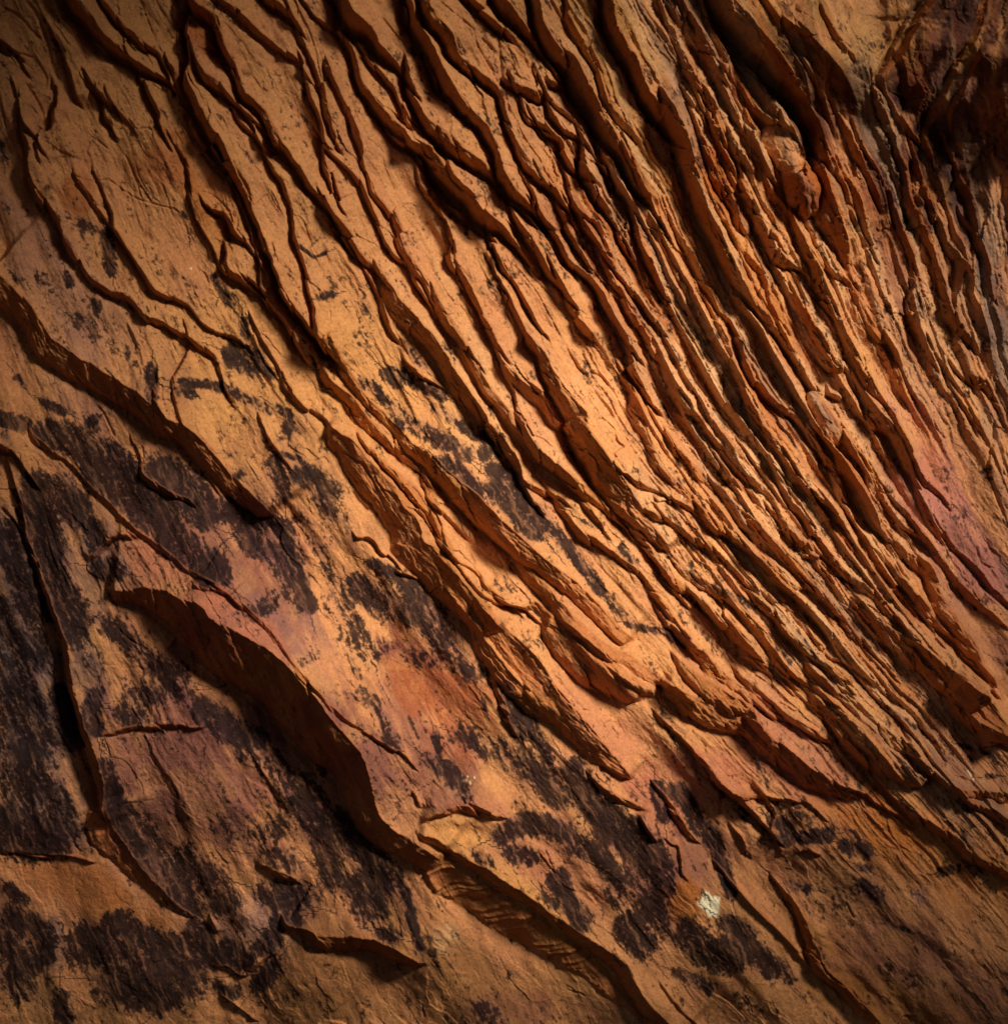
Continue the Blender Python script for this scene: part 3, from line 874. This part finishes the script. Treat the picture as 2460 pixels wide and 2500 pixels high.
for k, (t, ws, hf, D, pts) in enumerate([l[:5] for l in ledges]):
    raw = tile_pts(t, [float(v) for v in pts.split()])
    ws = np.array([float(v) for v in ws.split(';')]) * K; hf = float(hf); D = float(D) * K * 1.25
    if t in 'AB': ws = ws * .76; hf *= 1.25
    if t == 'E' and ws.max() < 45: ws = ws * .85
    if t == 'F' and ws.max() < 32: ws = ws * .85
    ra, rb = extend(raw, k, ws, t)
    P = smooth(raw if ra is None else np.vstack([ra, raw, rb]))
    la = 0 if ra is None else 1
    r = dist_field(P, max(ws.max() * 1.3, D) + 12)
    if r is None: continue
    sl, d, a, tot = r
    d = d + (W1[sl] + W2[sl]) * np.clip(ws.max() / 22, .35, 1) * .8
    d = d + CEL[sl] * min(ws.max() / 16, 1) * (8 if ws.max() < 34 else 4)
    if la:
        sa_ = np.hypot(*np.diff(np.vstack([ra, raw[:1]]), axis=0).T).sum() / tot; sb_ = np.hypot(*np.diff(np.vstack([raw[-1:], rb]), axis=0).T).sum() / tot
        xs = np.concatenate([[0], np.linspace(sa_, 1 - sb_, len(ws)), [1]]); wv = np.concatenate([[1.2], ws * .92, [1.2]])
        tail = ss(0, sa_, a) * ss(0, sb_, 1 - a)
    else:
        xs = np.linspace(0, 1, len(ws)); wv = ws * 1.0; tail = 1
    wl = np.interp(a, xs, wv).astype(np.float32)
    pe = min(.12, 26 / max(tot, 60)); wl = wl * np.clip(a / pe, .08, 1) * np.clip((1 - a) / pe, .08, 1)
    nar = float(np.clip((40 - ws.max()) / 16, 0, 1)); wl = wl * (1 + (WID[sl] - .5) * (.12 + .75 * nar))
    e = min(.22, 24 / max(tot, 60)) if not (t == 'C' and ws.max() > 120) else .4
    tap = ss(0, e, a) * ss(0, e, 1 - a)
    h = (wl * (1.2 if hf < 1.15 else 1.45) * min(hf, 1.25) + 7 * min(1, hf * 1.3)) * tap
    if ws.max() > 120: h = wl * (1.25 if t == 'C' else 1.45) * hf * tap
    if hf < .3: h = wl * hf * 1.8 * tap
    u = np.clip((d + wl) / np.maximum(wl, 1), 0, 1)
    inb = (d > -wl) & (d <= 0)
    ramp = u ** (.42 + .35 * TAB[k % 256, 9] if ws.max() < 36 else .8) if hf >= .3 else ss(0, 1, u)
    back = np.clip(1 - d / D, 0, 1) ** 1.35
    # the slab is a plate: nearly level at the broken edge, sinking behind it
    if hf >= .3 and t not in 'GH':
        ns = np.maximum(wl / 9, 1.0); st = u * ns + (LAY[sl] - .5) * 1.6; fr = st - np.floor(st)
        ramp = np.clip(ramp + (ss(.1, .9, fr) - fr) / ns * .5 * ss(.3, .7, LAY2[sl]) * ss(0, .2, u) * ss(0, .15, 1 - u), 0, 1.02)
    if ws.max() > 120: ramp = .6 * u ** (1.1 if t == 'C' else .9) + .4 * ramp
    prof = np.where(d > 0, back, ramp)
    (BIGL if ws.max() > 120 else H)[sl] += h * prof
    # layering on broken faces, and the undercut at their foot
    if hf >= .3:
        layer = (LAY[sl] - .5) * 5 + RAG[sl] * (0 if t == 'H' and ws.max() > 60 else 8 if ws.max() < 36 else 4)
        H[sl] += np.where(inb, layer * tap * ss(0, .25, u) * ss(0, .2, 1 - u) * np.clip(wl / 14, .2, 1.2), 0)
        gw = 3.2 + (.24 if ws.max() < 60 else .10) * wl
        H[sl] += np.exp(-(np.maximum(d, -d * 2) / 6) ** 2) * 2.6 * tap
        g = np.exp(-np.abs((d + wl) / gw) ** 1.5) * tap
        H[sl] -= g * (6 + .62 * wl * max(hf - .2, .5)) * (.6 if wl.max() > 60 else 1) * min(max(hf, .5), 1.6) ** 2
        RIS[sl] = np.maximum(RIS[sl], ss(0, .12, u) * (1 - ss(-1, 5, d)) * tap * (.12 if ws.max() > 120 and t == 'C' else 1))
        dd = d + wl
        own = (dd > -2) & (d < D * .8) & (tap > .25) & (dd < LABD[sl])
        LAB[sl] = np.where(own, k + 1, LAB[sl]); LABD[sl] = np.where(own, dd, LABD[sl])

CRK = np.zeros_like(X)
for l in CRACKS.strip().split('\n'):
    t, hw, dep, pts = l.split('|'); hw = float(hw) * K * 1.1 + .9; dep = float(dep)
    P = smooth(tile_pts(t, [float(v) for v in pts.split()]), 2)
    r = dist_field(P, hw * 4 + 50)
    if r is None: continue
    sl, d, a, tot = r
    d = d + W2[sl] * .55
    tap = ss(0, .12, a) * ss(0, .12, 1 - a)
    g = np.exp(-(d / hw) ** 2) * tap
    H[sl] -= g * dep
    H[sl] += np.where(d > 0, np.exp(-d / 11), 0) * tap * dep * .35        # one lip a little proud
    CRK[sl] = np.maximum(CRK[sl], g)

def ell(t, xy, rad, tilt):
    cx, cy = tile_pts(t, [float(v) for v in xy.split()])[0]; rx, ry = [float(v) * K for v in rad.split()]
    th = math.radians(float(tilt)); c, s = math.cos(th), math.sin(th)
    R = max(rx, ry) * 2.3
    i0 = max(0, int((cx - R - X0) / STEP)); i1 = min(NX, int((cx + R - X0) / STEP) + 1)
    j0 = max(0, int((cy - R - Y0) / STEP)); j1 = min(NY, int((cy + R - Y0) / STEP) + 1)
    sl = (slice(j0, j1), slice(i0, i1))
    dx = X[sl] - cx; dy = Y[sl] - cy
    return sl, np.hypot((dx * c + dy * s) / rx, (-dx * s + dy * c) / ry)

BODY = np.zeros(X.shape, np.int32); LATE = []
for n, l in enumerate(BLOBS.strip().split('\n')):
    t, xy, rad, tilt, hh = l.split('|'); hh = float(hh)
    sl, q = ell(t, xy, rad, tilt)
    if abs(hh) >= 28 and n < 7: LATE.append((n, sl, q, hh))
    else: H[sl] += hh * np.exp(-q * q * 1.6)

# splintered ribs of the upper right, and finer bedding elsewhere
def gauss(cx, cy, rx, ry, deg):
    th = math.radians(deg); c, s = math.cos(th), math.sin(th)
    dx, dy = X - cx, Y - cy
    return np.exp(-(((dx * c + dy * s) / rx) ** 2 + ((-dx * s + dy * c) / ry) ** 2))
RIB = np.clip(gauss(1850, 900, 330, 900, -24) + .8 * gauss(1700, 250, 260, 500, -20) + .85 * gauss(2300, 600, 260, 600, -12)
              + .6 * gauss(2050, 1500, 250, 500, -40)
              - .7 * gauss(2330, 1250, 130, 420, -25) - .5 * gauss(2330, 1600, 110, 200, -20), 0, 1)
SM = np.clip(gauss(2050, 2330, 620, 330, 20) * 1.3 + gauss(1250, 2480, 700, 130, 0) + gauss(60, 1050, 120, 420, -10) * .6 + gauss(300, 2150, 300, 90, 10) * .7, 0, 1) * (1 - RIS)
QT = 1 - .72 * SM
wx = PSI + (fbm(X / 150, Y / 150, 3, 41) - .5) * 34
def saw(v, s, La):
    i = np.floor(v); f = v - i
    amp = ss(.25, .75, vn(i * 3.7 + s, ALONG / La + i * 1.31, s))
    cut = vn(i * 5.1 + s, ALONG / (La * .5) + i * 2.3, s + 3)
    f0 = .12 + .3 * cut
    f = np.where(f < f0, f / f0, 1 - (f - f0) / (1 - f0))
    return amp * f
WOB = fbs(wx / 60, ALONG / 420, 2, 45) - .5
H += RIB * (saw(wx / 31 + WOB * 1.2, 51, 420) * 28 + saw(wx / 57 + WOB, 61, 700) * 30 + saw(wx / 13 + WOB * 2, 71, 200) * 9)
FLK = np.clip(1 - RIB, 0, 1) * ss(.42, .62, fbm(X / 170, Y / 170, 3, 43))
H += QT * FLK * (saw(wx / 75 + WOB * 2.5, 81, 160) * 7 + saw(wx / 21 + WOB * 2, 91, 60) * 2.2)
BED = np.clip(gauss(1240, 2220, 240, 110, 38) * 1.5 + gauss(1050, 2090, 110, 70, 30) * 1.3 + .7 * gauss(430, 2150, 190, 40, 35) + .6 * gauss(950, 2330, 110, 40, 20) , 0, 1) * RIS
H += (FC1 * 13 + FC2 * 5) * (1 - BED) * np.clip(.12 + .9 * RIB + .25 * FLK + .3 * RIS, 0, 1.1)
FOLD = np.clip(gauss(2330, 200, 190, 420, 12) * 1.4, 0, 1) * ss(-20, 60, (X - 2240) + (Y - 20) * .62)
fu = X * .86 + Y * .5 + W3 * 2; fv = -X * .5 + Y * .86
H += FOLD * ((fbs(fu / 58, fv / 520, 2, 401) - .5) * 120 + saw(fu / 75 + (fbs(fu / 90, fv / 400, 2, 403) - .5) * 2, 33, 500) * 26)
# general unevenness
H += (fbm(X / 260, Y / 260, 3, 71) - .5) * 60 + (fbs(wx / 120, ALONG / 480, 3, 73) - .5) * 62
H += (fbs(wx / 60, ALONG / 260, 4, 81) - .5) * 20 * QT + SM * (fbs(PSI / 130, ALONG / 420, 2, 83) - .5) * 34
rough = .45 + .9 * RIB + .45 * RIS + .5 * ss(.5, .7, fbm(X / 180, Y / 180, 2, 90))
H += (fbm(X / 9, Y / 9, 2, 95, .55) - .5) * 2.6 * np.clip(rough, .25, 1.4)
H += QT * (fbs(wx / 7, ALONG / 40, 2, 96) - .5) * 3.2 * np.clip(rough, .2, 1.6)
H += (fbm(X / 30, Y / 30, 4, 91, .55) - .5) * 7 * np.clip(rough, 0, 1.6)
# short cracks following the bedding
cn = .62 * vn((wx + W1 * 1.6 + W2) / 13, (ALONG + W3 * 5 + W2 * 3) / 55, 101) + .38 * fbm((X * .8 + Y * .6 + W2 * 2.5) / 17, (Y * .8 - X * .6 + W1) / 17, 3, 105)
crk = np.exp(-((cn - .5) / .022) ** 2) * ss(.52, .66, fbm(X / 90, Y / 90, 2, 111))
H -= QT * crk * 3.2 * (.5 + RIB)
for n, sl, q, hh in LATE:            # rounded concretions sit in front of the ribs
    q = q + (W1[sl] + W2[sl]) * .004
    b0 = float(np.median(H[sl][q < 1]))
    q = q + FC1[sl] * .10 + (fbm(X[sl] / 26, Y[sl] / 26, 3, 97) - .5) * .35
    dome = b0 * .8 + H[sl] * .2 + hh * (1 - np.clip(q, 0, 1) ** 2.2) ** .8 + FC2[sl] * 3
    H[sl] = np.where(q < 1, np.maximum(dome, H[sl] * .6), H[sl] - 6 * np.exp(-((q - 1.05) / .09) ** 2))
    BODY[sl] = np.where(q < 1, n + 1, BODY[sl])
# layered broken face at the bottom centre: thin beds lying nearly level
BED = np.clip(gauss(1240, 2220, 240, 110, 38) * 1.5 + gauss(1050, 2090, 110, 70, 30) * 1.3 + .7 * gauss(430, 2150, 190, 40, 35) + .6 * gauss(950, 2330, 110, 40, 20) , 0, 1) * RIS
bv = (X * .26 + Y * .96) * -1
bed = (1 - np.abs(2 * fbs((bv + W1 * .6) / 17, (X * .97 - Y * .22) / 230, 3, 121) - 1)) ** 2
H += BED * ((saw((bv + W1 * 2.2 + W3) / 15, 7, 90) * 6 + saw((bv + W1 * 3) / 37, 17, 260) * 9) - 4)

# the big form of the wall: a corner turning over towards the viewer at the top right, hollow elsewhere
# flanks of the alcove turn away from the light on every side
def softplus(v, s): return np.logaddexp(0, v / s) * s
dm = ((X - 2075) * .80 + (235 - (Y - 0)) * .42)         # distance behind the dark overhang's lower-left edge
BIG = softplus(dm - 40, 50) * .10 * ss(1350, 500, Y)
BIG += softplus(X - 2120, 60) * .10
BIG += softplus(-(X - 250) , 160) * .12
BIG += softplus(420 - Y, 180) * .30
BIG -= softplus(Y - 1950, 130) * .24
BIG -= softplus(((Y - 1350) - (X - 850)) / 1.41 - 150, 200) * .26
BIG -= 60 * gauss(1250, 1150, 800, 900, -35)
BIG += BIGL
HT = H + BIG

# ------------------------------------------------------------------ colours
def col(h):
    v = [int(h[i:i + 2], 16) / 255 for i in (0, 2, 4)]
    return np.array([c / 12.92 if c < .04045 else ((c + .055) / 1.055) ** 2.4 for c in v], np.float32)
PAL = dict(base=col('CA9160'), pink=col('B4786A'), rose=col('B8765A'), mauve=col('80524A'), shaded=col('3E231F'),  # last one here paints shade into the top right overhang
           grey=col('74625C'), olive=col('9A7140'), lilac=col('A07C76'), rust=col('A05526'), orange=col('B56E2C'),
           gold=col('D69E5E'), peach=col('DDA06C'), umber=col('8A5F3C'), pale=col('D8AE80'), ochre=col('9E6A28'))
C = np.empty(X.shape + (3,), np.float32); C[:] = PAL['base']
mot = fbm(X / 110, Y / 110, 4, 131)
strk = fbs((X * .92 - Y * .39 + W1) / 12, (X * .39 + Y * .92) / 120, 4, 145, .6)
mot2 = fbs(wx / 50, ALONG / 260, 4, 141)
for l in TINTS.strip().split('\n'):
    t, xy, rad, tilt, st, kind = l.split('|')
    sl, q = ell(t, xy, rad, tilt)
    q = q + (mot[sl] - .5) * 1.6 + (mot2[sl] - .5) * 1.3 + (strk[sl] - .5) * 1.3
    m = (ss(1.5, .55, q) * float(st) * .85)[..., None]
    C[sl] = C[sl] * (1 - m) + PAL[kind] * m  # umber along the top paints dimness, thin olive strips paint lit ridges
m = (ss(.5, .68, mot2) * .25)[..., None]; C = C * (1 - m) + PAL['rose'] * m
m = (ss(.55, .75, fbm(X / 60, Y / 60, 4, 151)) * .22)[..., None]; C = C * (1 - m) + PAL['gold'] * m
# freshly broken rock on the ledge edges is rust-orange
fresh = np.clip(RIS * (.88 + (mot - .5) * .9), 0, 1) * .85
dark_ris = ss(1300, 2100, X + .3 * Y)
rc = PAL['rust'] * (1 - ss(.4, .7, mot)[..., None] * .5) + PAL['ochre'] * (ss(.4, .7, mot)[..., None] * .5)
fresh = fresh * .72
C = C * (1 - fresh[..., None]) + rc * 1.05 * fresh[..., None]
m = (RIB * ss(.45, .7, fbs(wx / 30, ALONG / 150, 3, 161)) * .38)[..., None]; C = C * (1 - m) + PAL['rust'] * m
m = (RIB * ss(.5, .66, fbs(wx / 22, ALONG / 240, 3, 163)) * .4)[..., None]; C = C * (1 - m) + col('D6B288') * m
m = (RIB * ss(.54, .7, fbs(wx / 28, ALONG / 300, 3, 167)) * .4)[..., None]; C = C * (1 - m) + PAL['grey'] * m
# pale scraped scar
sc = gauss(1730, 2203, 26, 34, -20); scn = fbs(X / 9, Y / 24, 3, 171)
m = ss(.30, .46, sc * .9 + (scn - .5) * .8 - .02) * ss(.12, .3, sc)
C = C * (1 - m[..., None]) + col('F4E8C8') * m[..., None]
# a few bird-dropping flecks
for (t, x, y) in [('H', 715, 525), ('H', 735, 535), ('H', 748, 527), ('H', 785, 532), ('H', 760, 555), ('H', 765, 565), ('H', 742, 548), ('I', 1590, 408), ('I', 1660, 495),
                  ('I', 1675, 520), ('I', 1688, 540), ('I', 1668, 508), ('B', 330, 920), ('E', 1290, 1862), ('F', 50, 885), ('A', 1085, 1522)]:
    px, py = tile_pts(t, [x, y])[0]
    m = np.exp(-(((X - px) / 2.2) ** 2 + ((Y - py) / 4.0) ** 2)); m = ss(.3, .7, m)[..., None]
    C = C * (1 - m) + col('E8D6B0') * m
# desert varnish
DEN = np.zeros_like(X)
for l in STAINS.strip().split('\n'):
    t, rad, den, pts = l.split('|'); rad = float(rad) * K; den = float(den)
    P = tile_pts(t, [float(v) for v in pts.split()])
    r = dist_field(P, rad * 2.2 + 10)
    if r is None: continue
    sl, d, a, tot = r
    q = np.abs(d) / rad
    DEN[sl] = np.maximum(DEN[sl], den * ss(1.8, .2, q))
DEN = np.maximum(DEN, .13 + .12 * ss(.45, .65, fbm(X / 130, Y / 130, 3, 177)) * (1 - RIS))
n1 = fbm(X / 46, Y / 46, 5, 181, .62)
vwx = (fbm(X / 24, Y / 24, 3, 187) - .5) * 16; vwy = (fbm(X / 24, Y / 24, 3, 189) - .5) * 20
n2 = fbs((X * .9 - Y * .44 + vwx) / 8, (X * .44 + Y * .9 + vwy) / 60, 5, 191, .66)
n3 = fbm(X / 8, Y / 8, 3, 201, .7)
nn = .30 * n1 + .44 * n2 + .30 * n3
nn = (nn - nn.mean()) / nn.std() * .19 + .5
DEN = DEN * 1.06
VAR = .8 * ss(-.14, .12, DEN - nn) + .2 * ss(-.1, .4, DEN - nn) 
VAR = VAR * (1 - .72 * RIS * ss(.2, .5, mot2))
VAR = VAR * (1 - .35 * ss(.60, .80, n3) * ss(.35, .6, n1)) * (1 - .25 * ss(.5, .7, n2))
vs = np.clip(VAR * (.92 + .08 * ss(.3, .6, n1)), 0, .96)
vc = col('1A1118') * (1 - ss(.45, .65, n1)[..., None]) + col('261416') * ss(.45, .65, n1)[..., None]
C = C * (1 - vs[..., None]) + vc * vs[..., None]
m = (ss(.2, 1, DEN) * .5 * (1 - VAR))[..., None]; m = np.clip(m, 0, .4); C = C * (1 - m) + col('6A4E52') * m
# fine mottling of the sandstone itself
C *= (1 + (n3 - .5) * .2 + (fbm(X / 5, Y / 5, 2, 211) - .5) * .24 + (strk - .5) * .16)[..., None]
C = np.clip(C, 0.008, .85)

# ------------------------------------------------------------------ vertices
xm = (X - CX) / PX; zm = (CY - Y) / PX; yd = -HT / PX
# the survey gives lines of sight; where the wall comes nearer the same sight line is nearer the axis
f = 1 + (-BIG / PX) / CAMD
V = np.stack([xm * f, yd, zm * f + CZ], -1).astype(np.float32)
du = np.empty_like(V); dv = np.empty_like(V)
du[:, 1:-1] = V[:, 2:] - V[:, :-2]; du[:, 0] = V[:, 1] - V[:, 0]; du[:, -1] = V[:, -1] - V[:, -2]
dv[1:-1] = V[2:] - V[:-2]; dv[0] = V[1] - V[0]; dv[-1] = V[-1] - V[-2]
N = np.cross(dv, du); N /= np.linalg.norm(N, axis=-1, keepdims=True)
N[N[..., 1] > 0] *= -1
V = V.reshape(-1, 3); N = N.reshape(-1, 3)
CC = np.concatenate([C, np.clip(VAR, 0, 1)[..., None]], -1).reshape(-1, 4).astype(np.float32)

# ------------------------------------------------------------------ material
def rock_material(name, attr=True, base=(.30, .16, .08)):
    m = bpy.data.materials.new(name); m.use_nodes = True; n = m.node_tree; n.nodes.clear()
    N_ = n.nodes.new; L_ = n.links.new
    out = N_('ShaderNodeOutputMaterial'); b = N_('ShaderNodeBsdfPrincipled'); L_(b.outputs[0], out.inputs[0])
    b.inputs['Roughness'].default_value = .85; b.inputs['Specular IOR Level'].default_value = .15
    tc = N_('ShaderNodeTexCoord')
    g = N_('ShaderNodeTexNoise'); g.inputs['Scale'].default_value = 42; g.inputs['Detail'].default_value = 6; g.inputs['Roughness'].default_value = .65
    g2 = N_('ShaderNodeTexNoise'); g2.inputs['Scale'].default_value = 5; g2.inputs['Detail'].default_value = 7; g2.inputs['Roughness'].default_value = .6
    L_(tc.outputs['Object'], g.inputs[0]); L_(tc.outputs['Object'], g2.inputs[0])
    mp = N_('ShaderNodeMapRange'); mp.inputs[1].default_value = .3; mp.inputs[2].default_value = .7; mp.inputs[3].default_value = .80; mp.inputs[4].default_value = 1.18
    L_(g.outputs[0], mp.inputs[0])
    mx = N_('ShaderNodeVectorMath'); mx.operation = 'SCALE'
    if attr:
        at = N_('ShaderNodeAttribute'); at.attribute_name = 'rock'
        L_(at.outputs['Color'], mx.inputs[0])
        r = N_('ShaderNodeMapRange'); r.inputs[3].default_value = .92; r.inputs[4].default_value = .8
        L_(at.outputs['Alpha'], r.inputs[0]); L_(r.outputs[0], b.inputs['Roughness'])
    else:
        cr = N_('ShaderNodeMix'); cr.data_type = 'RGBA'
        cr.inputs[6].default_value = base + (1,); cr.inputs[7].default_value = (base[0] * .6, base[1] * .5, base[2] * .45, 1)
        L_(g2.outputs[0], cr.inputs[0]); L_(cr.outputs[2], mx.inputs[0])
    L_(mp.outputs[0], mx.inputs['Scale']); L_(mx.outputs[0], b.inputs['Base Color'])
    b1 = N_('ShaderNodeBump'); b1.inputs['Strength'].default_value = .9; b1.inputs['Distance'].default_value = .012
    L_(g.outputs[0], b1.inputs['Height'])
    b2 = N_('ShaderNodeBump'); b2.inputs['Strength'].default_value = .7; b2.inputs['Distance'].default_value = .05
    L_(g2.outputs[0], b2.inputs['Height']); L_(b1.outputs[0], b2.inputs['Normal']); L_(b2.outputs[0], b.inputs['Normal'])
    return m
MR = rock_material('sandstone'); MS = rock_material('canyon_sandstone', False, (.24, .115, .055))

# ------------------------------------------------------------------ cutting the face into its slabs
fl = LAB[:-1, :-1].copy(); bl = BODY[:-1, :-1]
fl[bl > 0] = 10000 + bl[bl > 0]
KEY = {' '.join(l[4].split()[:2]) + l[0]: i + 1 for i, l in enumerate(ledges)}
THINGS = {(KEY[k] if isinstance(k, str) else k): v for k, v in THINGS.items()}
idx = np.arange(NX * NY, dtype=np.int32).reshape(NY, NX)
a, b, c, d = idx[:-1, :-1].ravel(), idx[1:, :-1].ravel(), idx[1:, 1:].ravel(), idx[:-1, 1:].ravel()
quads = np.stack([a, b, c, d], 1)
fl = fl.ravel()
def tidy(F, keep_all=()):
    """keeps one connected piece for every label; the crumbs are returned as a mask"""
    par = []; lab = []; siz = []; prev = []; rows = []
    def find(i):
        while par[i] != i: par[i] = par[par[i]]; i = par[i]
        return i
    for j in range(F.shape[0]):
        r = F[j]; b_ = np.flatnonzero(np.diff(r)) + 1
        st_ = np.concatenate([[0], b_]); en_ = np.concatenate([b_, [len(r)]]); cur = []
        pi = 0
        for s_, e_ in zip(st_.tolist(), en_.tolist()):
            l_ = int(r[s_]); n_ = len(par); par.append(n_); lab.append(l_); siz.append(e_ - s_); cur.append((s_, e_, n_))
            while pi < len(prev) and prev[pi][1] <= s_: pi += 1
            q_ = pi
            while q_ < len(prev) and prev[q_][0] < e_:
                if lab[prev[q_][2]] == l_:
                    x_, y_ = find(prev[q_][2]), find(n_)
                    if x_ != y_: par[y_] = x_; siz[x_] += siz[y_]
                q_ += 1
        rows.append(cur); prev = cur
    best_ = {}
    for i in range(len(par)):
        if par[i] == i and siz[i] > best_.get(lab[i], (0, 0))[0]: best_[lab[i]] = (siz[i], i)
    M = np.zeros(F.shape, bool)
    for j, cur in enumerate(rows):
        for s_, e_, n_ in cur:
            if lab[n_] != 0 and best_[lab[n_]][1] != find(n_): M[j, s_:e_] = True
    return M
fl2 = fl.reshape(NY - 1, NX - 1); fl2[tidy(fl2)] = 0
EDG = (RIS[:-1, :-1] > .35) & np.isin(fl2, [k for k in THINGS if k < 10000])
comb = fl2 * 2 + EDG; m_ = tidy(comb); EDG ^= (m_ & (fl2 > 0)); comb = fl2 * 2 + EDG; m_ = tidy(comb) & np.isin(fl2, list(THINGS)); EDG ^= m_
for _ in range(2): m_ = tidy(fl2 * 2 + EDG) & np.isin(fl2, [k for k in THINGS if k < 10000]); EDG ^= m_
m_ = tidy(fl2 * 2 + EDG) & np.isin(fl2, list(THINGS)); fl2[m_] = 0; EDG &= fl2 > 0
EDG = EDG.ravel(); fl = fl2.ravel()
cnt = np.bincount(np.clip(fl, 0, 20000), minlength=20001)
small = np.isin(fl, np.where(cnt < 260)[0]); fl[small] = 0
order = np.argsort(fl, kind='stable'); fs = fl[order]
cuts = np.flatnonzero(np.diff(fs)) + 1
groups = np.split(order, cuts)

def mesh_from(name, q, mat):
    u, inv = np.unique(q.ravel(), return_inverse=True)
    me = bpy.data.meshes.new(name); nv, nf = len(u), len(q)
    me.vertices.add(nv); me.vertices.foreach_set('co', V[u].ravel())
    me.loops.add(nf * 4); me.loops.foreach_set('vertex_index', inv.astype(np.int32).ravel())
    me.polygons.add(nf); me.polygons.foreach_set('loop_start', np.arange(nf, dtype=np.int32) * 4)
    me.polygons.foreach_set('use_smooth', np.ones(nf, bool))
    me.update(calc_edges=True)
    at = me.color_attributes.new('rock', 'FLOAT_COLOR', 'POINT'); at.data.foreach_set('color', CC[u].ravel())
    me.normals_split_custom_set_from_vertices(N[u])
    me.materials.append(mat)
    o = bpy.data.objects.new(name, me); COL.objects.link(o); return o

face = None; pieces = {}; edges = {}
for g in groups:
    k = int(fl[g[0]]); q = quads[g]
    if k == 0: face = mesh_from('rock_face', q, MR); face['kind'] = 'structure'
    else: pieces[k] = q; edges[k] = EDG[g]
for k, q in pieces.items():
    if k in THINGS:
        nm, cat, lab = THINGS[k][:3]
        edge = edges[k]; edge_q = q[edge]
        split = k < 10000 and 60 < len(edge_q) < len(q) - 60
        o = mesh_from(nm, q[~edge] if split else q, MR); o['label'] = lab; o['category'] = cat
        if split: mesh_from('broken_edge', edge_q, MR).parent = o
        if len(THINGS[k]) > 3: o['group'] = THINGS[k][3]
    else:
        wmax = max(float(v) for v in ledges[k - 1][1].split(';')) if k < 10000 else 0
        o = mesh_from('rock_slab' if wmax >= 50 else 'rock_rib', q, MR); o.parent = face

# ------------------------------------------------------------------ the rest of the canyon, and an added sun screen
def sheet(name, f, nu, nv, mat):
    U, W = np.meshgrid(np.linspace(0, 1, nu), np.linspace(0, 1, nv)); P = f(U, W).reshape(-1, 3).astype(np.float32)
    i = np.arange(nu * nv).reshape(nv, nu)
    q = np.stack([i[:-1, :-1].ravel(), i[:-1, 1:].ravel(), i[1:, 1:].ravel(), i[1:, :-1].ravel()], 1)
    me = bpy.data.meshes.new(name); me.from_pydata(P.tolist(), [], q.tolist()); me.polygons.foreach_set('use_smooth', np.ones(len(q), bool))
    me.materials.append(mat); o = bpy.data.objects.new(name, me); COL.objects.link(o); o['kind'] = 'structure'; return o
RX0, RX1 = V[:, 0].min(), V[:, 0].max(); RZ0, RZ1 = V[:, 2].min(), V[:, 2].max()
def around(U, W):        # unseen wall beyond the survey, flanks brought forward to cut sky light
    th = U * 2 * np.pi; c, s = np.cos(th), np.sin(th)
    m = np.maximum(np.abs(c), np.abs(s)); bx, bz = c / m, s / m
    hx, hz = (RX1 - RX0) / 2 - .25, (RZ1 - RZ0) / 2 - .25
    lf = ss(-.1, -.8, c); up = ss(.2, .9, s); dn = ss(-.2, -.9, s); x = (RX0 + RX1) / 2 + bx * (hx + W * (16 - 11 * lf)) ; z = (RZ0 + RZ1) / 2 + bz * (hz + W * (9 - 3 * dn))
    y = .55 - (5.5 + 8 * lf + 3 * up + 5 * dn) * W ** (1.6 - .6 * lf) * (1 + .4 * s) - (fbm(x / 2 + 50, z / 2 + 50, 4, 3) - .5) * 1.6 * ss(0, .1, W)
    return np.stack([x, y, z], -1)
sheet('canyon_wall', around, 240, 60, MS)
def ground(U, W):
    x = (U - .5) * 120; y = 6 - W * 110
    z = -.5 + (fbm(x / 9 + 90, y / 9 + 90, 4, 5) - .5) * 1.2
    return np.stack([x, y, z], -1)
sheet('ground', ground, 120, 120, MS)
# unseen rock screen with a hole, added to pool sun on the middle
E3 = LDIR; E1 = E3.cross(Vector((0, 0, 1))).normalized(); E2 = E1.cross(E3).normalized()
AIM = Vector(AIMP)
def sun_screen(U, W):
    th = U * 2 * np.pi
    loop = W * 2 * np.pi
    hr = HOLE * (1 + .12 * (fbm(np.cos(th) * 2 + 20, np.sin(th) * 2 + 20, 3, 9) - .5) * 2)
    rr = hr + 13 - 13 * np.cos(loop); dep = 2.5 * np.sin(loop)
    ex, ey = np.cos(th) * rr * HEX, np.sin(th) * rr * HEY
    # turns the opening about the sun's direction
    ca_, sa_ = math.cos(HROT), math.sin(HROT)
    px, py = ex * ca_ - ey * sa_, ex * sa_ + ey * ca_
    base = AIM + E3 * WDIST
    P = np.stack([base[i] + E1[i] * px + E2[i] * py + E3[i] * dep for i in range(3)], -1)
    P += ((fbm(px / 3 + 40, py / 3 + 40, 4, 13) - .5) * 1.5)[..., None] * np.array([E3.x, E3.y, E3.z])
    return P
sheet('added_sun_screen', sun_screen, 200, 60, MS)
